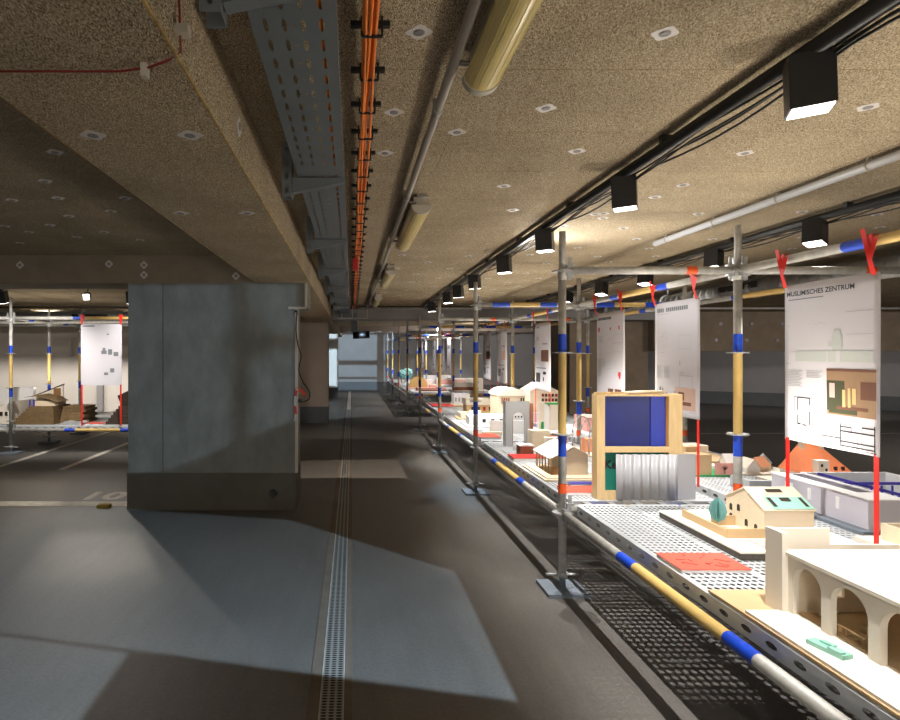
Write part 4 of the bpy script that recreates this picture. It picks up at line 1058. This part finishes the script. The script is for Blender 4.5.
MB().box(hx0 - .08, hx0 + .03, hy0, hy0 + .006, z0, z0 + .06).build('porch_wall', 'tandark', t)

# --- arched gate
t = model('tall pale grey gate model with one round arch', (1.64, 5.95, D))
mb = MB(); arch_wall(mb, (1.535, 5.90), (1.775, 5.90), D, D + .45, .022, [(.07, .19, D + .34)]); mb.build('gate_wall', 'greycard', t)
mb = MB(); n = 12
for i in range(n):
    a = PI - PI * i / n * .55; b = PI - PI * (i + 1) / n * .55; r = .0595; c = (1.665, D + .28)
    mb.add([(c[0] + r * math.cos(q_), yy, c[1] + r * math.sin(q_)) for q_ in (a, b) for yy in (5.895, 5.925)], [(0, 1, 3, 2)])
mb.box(1.605, 1.609, 5.895, 5.925, D, D + .28); mb.build('red_arch_lining', 'brick', t)
MB().box(1.775, 1.80, 5.86, 5.95, D, D + .43).build('brown_pier', 'brick', t)
MB().box(1.535, 1.56, 5.925, 6.0, D, D + .45).build('side_wall', 'white', t)
def simple_block(label, parts, loc):
    t = model(label, loc)
    for nme, m, boxes in parts:
        mb = MB()
        for b in boxes: mb.box(*b)
        mb.build(nme, m, t)
    return t
simple_block('small reddish brown cube model with white top beside the gate', [('block', 'brick', [(1.52, 1.64, 5.33, 5.45, D, D + .09)]), ('top', 'white', [(1.515, 1.645, 5.325, 5.455, D + .09, D + .1)])], (1.58, 5.4))
simple_block('plain plywood block model right of the gate', [('block', 'wood', [(1.72, 1.89, 5.62, 5.78, D, D + .19)]), ('annex', 'cream', [(1.82, 1.95, 5.50, 5.60, D, D + .14)]), ('roof', 'white', [(1.90, 2.09, 5.62, 5.80, D + .16, D + .17)]), ('wall', 'pink', [(1.91, 2.08, 5.70, 5.79, D, D + .16)])], (1.8, 5.7))
t = model('white curved wall model with green strip behind the nearest pole', (2.15, 6.15, D))
mb = MB()
for k in range(10):
    a = k / 10 * 1.2; b = (k + 1) / 10 * 1.2; c = (2.0, 6.45); r = .30
    mb.prism([(c[0] + r * math.sin(a), c[1] - r * math.cos(a)), (c[0] + r * math.sin(b), c[1] - r * math.cos(b)), (c[0] + (r - .01) * math.sin(b), c[1] - (r - .01) * math.cos(b)), (c[0] + (r - .01) * math.sin(a), c[1] - (r - .01) * math.cos(a))], D, D + .40 - .02 * k, 'Z')
mb.build('curved_wall', 'white', t); MB().box(1.97, 1.99, 6.12, 6.14, D + .08, D + .22).box(2.02, 2.15, 6.10, 6.13, D + .40, D + .42).build('green_strip', 'green', t)
MB().box(1.95, 2.0, 6.14, 6.2, D, D + .42).box(2.05, 2.20, 6.10, 6.12, D, D + .40).build('wall', 'cream', t)
t = model('thin metal hoop arch model between two poles', (2.2, 5.4, D))
mb = MB()
for yy in (5.35, 5.55, 5.75): mb.path([(2.24 + .09 * math.cos(a), yy, D + .16 + .16 * math.sin(a)) for a in [PI * k / 14 for k in range(15)]] , .006, 6)
for xx in (2.15, 2.33):
    for yy in (5.35, 5.55, 5.75): mb.tube((xx, yy, D), (xx, yy, D + .16), .006, 6)
mb.build('hoop', 'galv', t); MB().box(2.11, 2.37, 5.3, 5.8, D, D + .01).build('base_board', 'wood', t)
MB().box(2.18, 2.29, 5.5, 5.62, D + .01, D + .13).build('block', 'orangel', t)
# --- gable house with red windows
t = model('plywood gable house model with rows of red lit windows', (2.4, 7.5, D))
MB().box(2.44, 2.92, 8.08, 8.68, D, D + .12).build('plinth', 'white', t)
z0 = D + .12; mb = MB(); mb.prism([(2.46, z0), (2.86, z0), (2.86, z0 + .29), (2.63, z0 + .39), (2.46, z0 + .30)], 8.15, 8.62, 'Y'); mb.build('house_body', 'wood', t)
mb = MB(); mb.add([(2.45, 8.14, z0 + .29), (2.63, 8.14, z0 + .40), (2.88, 8.14, z0 + .28), (2.45, 8.63, z0 + .29), (2.63, 8.63, z0 + .40), (2.88, 8.63, z0 + .28)], [(0, 1, 4, 3), (1, 2, 5, 4)]); o = mb.build('roof', 'cream', t); o.modifiers.new('s', 'SOLIDIFY').thickness = .008
for r_ in range(4):
    for c in range(5): MB().box(2.62 + c * .046, 2.65 + c * .046, 8.145, 8.152, z0 + .02 + r_ * .065, z0 + .06 + r_ * .065).build('window', 'darkred' if (r_ + c) % 2 else 'window', t)
t = model('wood model with a barrel roof behind the gate', (2.1, 8.1, D))
MB().box(1.99, 2.34, 7.98, 8.5, D, D + .36).build('house_body', 'wood', t)
mb = MB(); mb.prism([(2.165 + .19 * math.cos(a), D + .36 + .10 * math.sin(a)) for a in [PI * k / 10 for k in range(11)]], 7.95, 8.52, 'Y'); mb.build('barrel_roof', 'cream', t)
for k in range(4): MB().box(2.02 + k * .03, 2.04 + k * .03, 7.975, 7.982, D + .25, D + .33).build('window', 'brick', t)
MB().box(2.28, 2.30, 7.975, 7.982, D + .25, D + .33).box(2.31, 2.33, 7.975, 7.982, D + .28, D + .33).build('small_window', 'window', t)
t = model('low white row model with small dark window strip', (1.7, 7.6, D))
MB().box(1.45, 2.15, 7.4, 7.9, D, D + .015).build('base_board', 'white', t); MB().box(1.50, 2.10, 7.55, 7.80, D + .015, D + .12).build('block', 'white', t)
for k in range(4): MB().box(1.56 + k * .11, 1.60 + k * .11, 7.545, 7.552, D + .05, D + .09).build('window', 'ink', t)
MB().box(1.48, 2.0, 7.58, 7.7, D + .12, D + .145).build('roof', 'white', t)
t = model('white panels model with dotted windows behind the gate opening', (1.9, 6.9, D))
MB().box(1.60, 2.02, 6.85, 6.87, D, D + .15).box(1.85, 2.1, 7.0, 7.02, D, D + .24).build('panel', 'white', t)
for k in range(6): MB().box(1.86 + k * .036, 1.875 + k * .036, 6.995, 7.001, D + .17, D + .19).build('window', 'ink', t)
MB().box(1.5, 1.72, 6.75, 6.83, D, D + .03).build('kerb', 'wood', t)
t = model('long plywood hall model with white roof beyond the second pole', (2.0, 9.2, D))
MB().box(1.72, 2.36, 9.0, 9.5, D, D + .012).build('base_board', 'tan', t); MB().box(1.77, 2.33, 9.1, 9.4, D + .012, D + .14).build('hall_body', 'pine', t)
MB().box(1.75, 2.35, 9.08, 9.42, D + .14, D + .23).build('white_roof', 'cream', t)
for k in range(5): MB().box(1.84 + k * .09, 1.88 + k * .09, 9.095, 9.102, D + .05, D + .11).build('window', 'redb' if k == 2 else 'window', t)
t = model('white model with a window grid at the far end of the near table', (1.95, 10.7, D))
MB().box(1.80, 2.30, 10.3, 10.9, D, D + .012).build('base_board', 'tan', t); MB().box(1.83, 2.12, 10.6, 10.85, D + .012, D + .21).build('block', 'white', t)
for k in range(4): MB().box(1.85 + k * .06, 1.88 + k * .06, 10.595, 10.602, D + .07, D + .14).build('window', 'greycard', t)
MB().box(2.14, 2.28, 10.5, 10.8, D + .012, D + .12).build('side_block', 'brick', t)
t = model('pine tray model with small walls before the long hall', (1.75, 8.5, D))
MB().box(1.50, 2.0, 8.35, 8.75, D, D + .01).build('base_board', 'pine', t); MB().box(1.55, 1.57, 8.4, 8.7, D + .01, D + .08).box(1.57, 1.9, 8.68, 8.7, D + .01, D + .08).box(1.7, 1.85, 8.45, 8.55, D + .01, D + .11).build('wall', 'cream', t)
t = model('cream model on the rear decks behind the hoop arch', (2.8, 6.2, D))
MB().box(2.50, 3.10, 5.9, 6.15, D, D + .01).build('base_board', 'wood', t); MB().box(2.55, 2.75, 5.95, 6.1, D + .01, D + .2).box(2.8, 3.0, 5.98, 6.12, D + .01, D + .12).build('block', 'cream', t)
MB().box(2.55, 2.75, 5.93, 5.95, D + .2, D + .22).build('roof_edge', 'orange', t)
t = model('flat tan landscape model on the rear decks beyond the yellow pole', (3.0, 5.3, D))
MB().box(2.52, 3.3, 5.0, 5.7, D, D + .015).build('base_board', 'tan', t); MB().box(2.6, 2.9, 5.1, 5.3, D + .015, D + .12).box(3.0, 3.2, 5.3, 5.5, D + .015, D + .10).build('block', 'cream', t)
t = model('white landscape model on the rear decks past the gable house', (3.0, 8.0, D))
MB().box(2.65, 3.4, 6.4, 7.6, D, D + .015).build('base_board', 'white', t); MB().box(2.75, 3.0, 6.9, 7.3, D + .015, D + .18).box(3.1, 3.3, 7.0, 7.5, D + .015, D + .13).build('block', 'pink', t)
t = model('cream tower model on the rear decks near the far end', (3.0, 9.8, D))
MB().box(2.55, 3.3, 9.2, 10.3, D, D + .015).build('base_board', 'cream', t); MB().box(2.7, 2.95, 9.5, 9.8, D + .015, D + .25).box(3.0, 3.2, 9.6, 9.9, D + .015, D + .15).build('block', 'wood', t)
# --- far table
def far(label, x, y, parts):
    t = model(label, (x, y))
    for nme, m, bs in parts:
        mb = MB()
        for b in bs: mb.box(x + b[0], x + b[1], y + b[2], y + b[3], D + b[4], D + b[5])
        mb.build(nme, m, t)
    return t
far('pink terrace model at the front of the far table', 1.6, 14.2, [('base_board', 'white', [(-.15, .74, -.1, .8, 0, .02)]), ('block', 'pink', [(0, .7, .2, .6, .02, .10)]), ('kerb', 'tandark', [(.05, .7, .1, .12, .02, .05)])])
t = far('yellow arched hall model on the far table', 1.6, 16.0, [('base_board', 'pink', [(-.1, .7, -.2, .42, 0, .02)]), ('block', 'white', [(.35, .6, .1, .3, .02, .22)])])
mb = MB(); mb.prism([(1.80 + .26 * math.cos(a), D + .02 + .30 * math.sin(a)) for a in [PI * k / 12 for k in range(13)]], 16.0, 16.05, 'Y'); mb.build('arch', 'yellow', t)
t = model('teal tree cluster model at the back of the far table', (1.5, 18.6, D)); MB().box(1.42, 1.95, 18.3, 18.9, D, D + .02).build('base_board', 'white', t)
for k, (x, y, r) in enumerate([(1.55, 18.5, .14), (1.75, 18.6, .16), (1.66, 18.45, .10)]):
    bm = bmesh.new(); bmesh.ops.create_icosphere(bm, subdivisions=3, radius=r)
    for v in bm.verts: v.co *= 1 + .12 * math.sin(v.co.x * 60 + k) * math.cos(v.co.z * 55)
    me = bpy.data.meshes.new('tree_crown'); bm.to_mesh(me); bm.free(); me.materials.append(M['mintd'])
    o = bpy.data.objects.new('tree_crown', me); COL.objects.link(o); o.parent = t; o.location = Vector((x, y, D + .16 + r)) - wloc(t)
    MB().tube((x, y, D + .02), (x, y, D + .2), .012, 6).build('trunk', 'tandark', t)
far('pointed cream tower model on the far table', 2.2, 15.2, [('base_board', 'pink', [(-.2, .14, -.2, .5, 0, .02)]), ('tower', 'cream', [(-.02, .10, 0, .12, .02, .30)]), ('block', 'pink', [(-.18, -.05, 0, .3, .02, .12)])])
far('row house model with brown ground floor on the far table', 2.95, 14.6, [('base_board', 'cream', [(-.45, .45, -.1, .5, 0, .02)]), ('ground_floor', 'brick', [(-.4, .2, .1, .4, .02, .10)]), ('upper_floor', 'cream', [(-.4, .2, .1, .4, .10, .22)])])
far('white block model with square windows on the far table', 3.25, 15.5, [('block', 'cream', [(-.2, .2, 0, .3, 0, .28)]), ('window', 'window', [(-.12, -.06, -.005, .001, .15, .2), (.02, .08, -.005, .001, .15, .2)])])
far('long pink block model in the middle of the far table', 3.0, 17.5, [('base_board', 'white', [(-.56, .45, -.3, .5, 0, .02)]), ('block', 'pink', [(-.5, .4, 0, .3, .02, .16)]), ('roof', 'cream', [(-.5, .4, 0, .3, .16, .2)])])
far('white courtyard model at the back of the far table', 3.05, 20.0, [('block', 'white', [(-.6, .3, 0, .3, 0, .18)]), ('roof', 'cream', [(-.6, .3, 0, .3, .18, .2)])])
# --- left table
LZ = .413
t = thing('architectural_model', 'layered brown hillside model with grey roofed house on the left table', 'model', (-4.3, 9.2, LZ), 'architectural models on the scaffold tables')
for k in range(8): MB().box(-5.12 + k * .026, -4.47 - k * .012, 8.85 + .02 * k, 9.55, LZ + k * .032, LZ + (k + 1) * .032 - .003).build('terrain_layer', 'terrain', t)
for k in range(6): MB().box(-4.46, -4.10 - .03 * (k % 2), 9.0 + .02 * k, 9.5, LZ + k * .042, LZ + (k + 1) * .042 - .003).build('terrain_block', 'terrain', t)
zt = LZ + .256
MB().box(-4.92, -4.58, 9.1, 9.45, zt, zt + .08).build('house_body', 'wood', t)
mb = MB(); mb.prism([(-5.05, zt + .13), (-4.86, zt + .17), (-4.66, zt + .13), (-4.54, zt + .06), (-4.66, zt + .11), (-4.86, zt + .15)], 9.05, 9.46, 'Y'); mb.build('curved_roof', 'terrain', t)
mb = MB(); mb.prism([(-5.12, zt + .12), (-4.64, zt + .31), (-4.64, zt + .32), (-5.12, zt + .13)], 9.47, 9.53, 'Y'); mb.build('roof_edge', 'darkm', t)
MB().prism([(-5.11, zt - .1), (-4.64, zt - .1), (-4.64, zt + .305), (-5.11, zt + .115)], 9.48, 9.50, 'Y').build('cream_wall', 'cream', t)
MB().box(-4.78, -4.68, 9.45, 9.478, zt - .05, zt + .25).build('tall_door', 'tandark', t)
for x in (-4.96, -4.90): MB().box(x, x + .015, 9.06, 9.08, zt - .03, zt + .10).build('blue_post', 'violet', t)
t = thing('architectural_model', 'large cream model with sloping roof at the left edge', 'model', (-5.2, 9.3, LZ), 'architectural models on the scaffold tables')
mb = MB(); mb.prism([(-6.2, LZ), (-5.14, LZ), (-5.14, LZ + .34), (-5.35, LZ + .26), (-6.2, LZ + .20)], 8.95, 9.5, 'Y'); mb.build('body', 'cream', t)
MB().box(-6.2, -5.14, 9.52, 9.6, LZ, LZ + .52).build('rear_screen', 'white', t)
for k in range(4): MB().box(-5.50 + k * .08, -5.46 + k * .08, 8.94, 8.952, LZ + .12, LZ + .18).build('window', 'window', t)
t = thing('architectural_model', 'dark brown pitched barn model against the concrete column', 'model', (-3.1, 9.0, LZ), 'architectural models on the scaffold tables')
for k in range(6): MB().box(-3.70 + k * .03, -2.7, 8.86 + k * .02, 9.4, LZ + k * .045, LZ + (k + 1) * .045 - .004).build('terrain_layer', 'darkm', t)
mb = MB(); mb.prism([(-3.52, LZ + .266), (-2.8, LZ + .266), (-2.8, LZ + .66), (-3.1, LZ + .64), (-3.58, LZ + .42)], 9.0, 9.3, 'Y'); mb.build('barn_body', 'darkm', t)
booklet('pink red sheet on the left table', -3.98, -3.72, 8.80, 9.0, 'redcard', .02, z=LZ)
t = thing('architectural_model', 'flat grey folded plate model on the left table', 'model', (-3.9, 8.85, LZ), 'architectural models on the scaffold tables')
mb = MB(); mb.prism([(-4.40, LZ), (-4.28, LZ + .05), (-4.16, LZ + .03), (-4.06, LZ + .05), (-4.0, LZ + .03), (-4.05, LZ)], 8.8, 8.98, 'Y'); mb.build('folded_plate', 'greycard', t)
t = thing('architectural_model', 'white village model on the rear of the left table', 'model', (-3.6, 10.3, LZ), 'architectural models on the scaffold tables')
MB().box(-4.3, -2.7, 9.9, 10.8, LZ, LZ + .03).build('base_board', 'white', t)
for k in range(7):
    mb = MB(Matrix.Translation((-3.95 + k * .18, 10.2 + .1 * (k % 3), LZ + .03)) @ Matrix.Rotation(.4 * k, 4, 'Z')); gable(mb, -.08, .08, -.06, .06, 0, .07 + .015 * (k % 3), .14, 'X'); mb.build('house', ['white', 'cream', 'pink'][k % 3], t)

# ================================================================== left bay lamps
tl = thing('lighting_track', 'black lighting track across the left bay ceiling', 'lighting track', (-6, 7.6, CZ - .04))
MB().box(-9, -2.2, 7.58, 7.62, CZ - .07, CZ - .03).build('rail', 'black', tl); mb = MB()
for k in range(5): mb.box(-8.5 + k * 1.5, -8.46 + k * 1.5, 7.585, 7.615, CZ - .03, CZ)
mb.build('ceiling_clamp', 'black', tl)
LB = [(-8.0, 7.6, 'leftmost lamp over the left table, beyond the frame edge'), (-4.52, 7.6, 'black box spotlight at the left edge of the picture'), (-2.85, 7.6, 'black box spotlight over the left table by the concrete column')]
for x, y, lab in LB:
    p, d = lamp_head(x, y, (x, y + .45, .5), lab, 'box spotlights of the left bay', ztop=CZ - .12, yaw=.1)
    spot(p, (x - .2, y + 2.2, .6), 75, 100, .7, col=(1, .94, .86))
p, d = lamp_head(-3.58, 8.0, (-2.4, 3.6, .9), 'glaring box spotlight facing the camera over the left table', 'box spotlights of the left bay', size=(.085, .085, .12), ztop=CZ - .15, yaw=.1)
spot(p, (-2.9, 4.5, .0), 60, 110, .8, col=(1, .93, .84))
for x in (-8.5, -6.5, -4.5, -3.0): spot((x, 12.3, 2.25), (x, 15, 1.3), 90, 130, .8, col=(1, .92, .84), name='wall_fill')  # unseen fill added to brighten the left bay wall

# ================================================================== bodiless spots, light patches masked into their beams
def framed(S, polys, power, col, soft=.006, size=.012, name='masked_spot'):
    """unseen spot at S; a mask shapes its light to the given convex outlines"""
    l = bpy.data.lights.new(name, 'SPOT'); l.energy = power; l.spot_size = math.radians(178); l.spot_blend = 0; l.color = col; l.shadow_soft_size = size
    l.use_nodes = True; nt = l.node_tree; e = nt.nodes['Emission']
    tc = nt.nodes.new('ShaderNodeTexCoord')
    # local frame of the lamp: -Z towards the centroid of all outlines
    S = Vector(S); C = sum((Vector(p) for q in polys for p in q), Vector()) / sum(len(q) for q in polys)
    o = bpy.data.objects.new(name, l); COL.objects.link(o); o.location = S
    R = (C - S).to_track_quat('-Z', 'Y').to_matrix(); o.rotation_euler = R.to_euler(); Ri = R.inverted()
    tot = None
    for q in polys:
        c = sum((Vector(p) for p in q), Vector()) / len(q); m = None
        for a, b in zip(q, q[1:] + q[:1]):
            n = (Vector(a) - S).cross(Vector(b) - S).normalized()
            if n.dot(c - S) < 0: n = -n
            n = Ri @ n
            dn = nt.nodes.new('ShaderNodeVectorMath'); dn.operation = 'DOT_PRODUCT'; dn.inputs[1].default_value = n
            nt.links.new(tc.outputs['Normal'], dn.inputs[0])
            r = nt.nodes.new('ShaderNodeMapRange'); r.inputs['From Min'].default_value = -soft; r.inputs['From Max'].default_value = soft
            nt.links.new(dn.outputs['Value'], r.inputs[0])
            m = r.outputs[0] if m is None else math_node(nt, 'MULTIPLY', m, r.outputs[0])
        tot = m if tot is None else math_node(nt, 'ADD', tot, m, True)
    nt.links.new(tot, e.inputs['Strength'])
    return o
COOL = (.60, .82, 1.0)
GOBO = True
if GOBO:
    framed((1.0, -.6, 2.28), [[(.70, 2.50, 0), (.70, 3.98, 0), (-.55, 5.22, 0), (-2.2, 5.6, 0), (-4.2, 5.6, 0), (-4.2, 3.75, 0), (-1.87, 3.12, 0)],
                             [(-1.09, 2.0, 0), (-1.10, 2.90, 0), (-3.2, 3.42, 0), (-3.2, 2.0, 0)]], 760, COOL, soft=.002)
    # cool wash over the concrete column, passing the scaffold behind the camera
    framed((2.25, -4.28, 2.15), [[tuple(at(126, 474, 5.54)), tuple(at(165, 472, 5.54)), tuple(at(297, 418, 5.54)), tuple(at(297, 284, 5.54)), tuple(at(126, 284, 5.54))]], 360, COOL, soft=.002, size=.035)  # slanted lower mask edge stands in for the diagonal shadow
    fl = [[at2 for at2 in [((a - VX) / F * (H * F / (b - VY)), H * F / (b - VY), 0) for a, b in q]] for q in
          [[(328, 402), (380.5, 402), (382, 415), (328, 419)], [(335, 394), (374, 394), (376, 398), (335, 398)]]]
    framed((.9, 9.0, 2.2), fl, 600, COOL, soft=.003)
    fw = [[(328, 424), (389, 432), (392, 440), (297, 438)], [(300, 461), (398, 459), (407, 478), (297, 478)]]
    framed((1.2, 5.5, 2.2), [[((a - VX) / F * (H * F / (b - VY)), H * F / (b - VY), 0) for a, b in q] for q in fw], 200, (1, .86, .7), soft=.004)
    # patch on the far wall, gaps in the mask standing in for bar shadows
    def wp(x0, y0, x1, y1, Y=23.4): return [tuple(at(x0, y0, Y)), tuple(at(x1, y0, Y)), tuple(at(x1, y1, Y)), tuple(at(x0, y1, Y))]
    framed((1.0, 8.0, 2.0), [wp(328, 333, 337, 386, 19.6), wp(338, 334, 377, 360.5), wp(338, 365, 377, 377), wp(384, 334, 389, 360.5), wp(384, 365, 389, 386), wp(338, 379, 377, 390)], 3300, COOL, soft=.0012, size=.03)
    # warm patches on the left floor
    framed((-3.2, 7.7, 2.2), [[((a - VX) / F * (H * F / (b - VY)), H * F / (b - VY), 0) for a, b in q] for q in [[(55, 532), (146, 534), (175, 580), (20, 585)], [(0, 480), (70, 482), (45, 525), (0, 560)]]], 40, (1, .86, .7), soft=.02)
    framed((1.31, 7.4, 2.25), [[((a - VX) / F * (H * F / (b - VY)), H * F / (b - VY), 0) for a, b in [(455, 478), (500, 505), (470, 515), (425, 490)]]], 90, COOL, soft=.05)
def area(loc, size, power, col, rot=(0, 0, 0)):
    l = bpy.data.lights.new('area_fill', 'AREA'); l.shape = 'RECTANGLE'; l.size = size[0]; l.size_y = size[1]; l.energy = power; l.color = col  # unseen area fill, no fixture of the hall
    o = bpy.data.objects.new('area_fill', l); COL.objects.link(o); o.location = loc; o.rotation_euler = rot
for (x, y, tx, ty) in [(7.5, 12.8, 8.6, 17.5), (11.5, 12.8, 12.0, 15.5), (3.6, 17.5, 3.6, 20.6), (-.2, 20.3, .3, 23.4)]: spot((x, y, 2.25), (tx, ty, 1.0), 38 if x > 5 else (70 if x > 0 else 30), 140, .9, col=(1, .95, .9), size=.05, name='wall_fill')  # fill added for the far and slanted walls, without lamp bodies
spot((.2, -1.0, 2.2), (2.0, 2.0, .6), 60, 44, .6, col=(1, .95, .88), size=.05, name='side_fill')  # added fill for the arcade and the aisle side of the poles
for y in (1.3, 3.0, 4.9, 6.9, 8.9): spot((2.25, y, .85), (1.9, y, 2.4), 33, 165, 1.0, col=(1, .91, .76), size=.2, name='bounce_fill')  # stands in for light bounced off the decks onto the ceiling
spot((-.3, -1.2, .6), (0, .2, 2.4), 15, 150, 1.0, col=(1, .9, .76), size=.2, name='bounce_fill')  # added upward fill behind the camera for the near ceiling
area((10.5, 6.0, 2.3), (1.2, .2), 60, (1, .93, .86)); spot((9.5, 4.5, 2.2), (8.5, 12, 1.6), 260, 120, .9, col=(1, .93, .86), size=.1, name='ramp_fill'); spot((4.2, 7.0, 2.1), (5.2, 12, 1.3), 80, 70, .9, col=(1, .93, .86), size=.1, name='ramp_fill')  # unseen fill added to lift the dark core, ramp beam and right bay
spot((-5, 9.6, .95), (-5, 9.4, 2.4), 26, 160, 1.0, col=(1, .9, .75), size=.2, name='bounce_fill')  # added upward fill for the left bay ceiling
# far table lamps
for y in (14.5, 16.5, 18.5, 20.5): spot((2.3, y, 2.25), (2.3, y + .3, .5), 75, 120, .6, col=(1, .94, .88))
# ================================================================== camera and view
cam = bpy.data.cameras.new('camera'); co = bpy.data.objects.new('camera', cam); COL.objects.link(co)
co.location = (0, 0, H); co.rotation_euler = (PI / 2, 0, 0)
cam.sensor_width = 36; cam.sensor_fit = 'HORIZONTAL'; cam.lens = 36 * F / 900
cam.shift_x = (450 - VX) / 900; cam.shift_y = (VY - 360) / 900; cam.clip_start = .02
SC.camera = co
w = bpy.data.worlds.new('world'); SC.world = w; w.use_nodes = True
w.node_tree.nodes['Background'].inputs[0].default_value = (1.0, .87, .73, 1); w.node_tree.nodes['Background'].inputs[1].default_value = 0.48
SC.view_settings.view_transform = 'Standard'; SC.view_settings.look = 'None'; SC.view_settings.gamma = 1; SC.view_settings.exposure = 1.05
SC.cycles.max_bounces = 8; SC.cycles.diffuse_bounces = 5; SC.cycles.glossy_bounces = 3
SC.cycles.sample_clamp_indirect = 3.0; SC.cycles.use_denoising = True
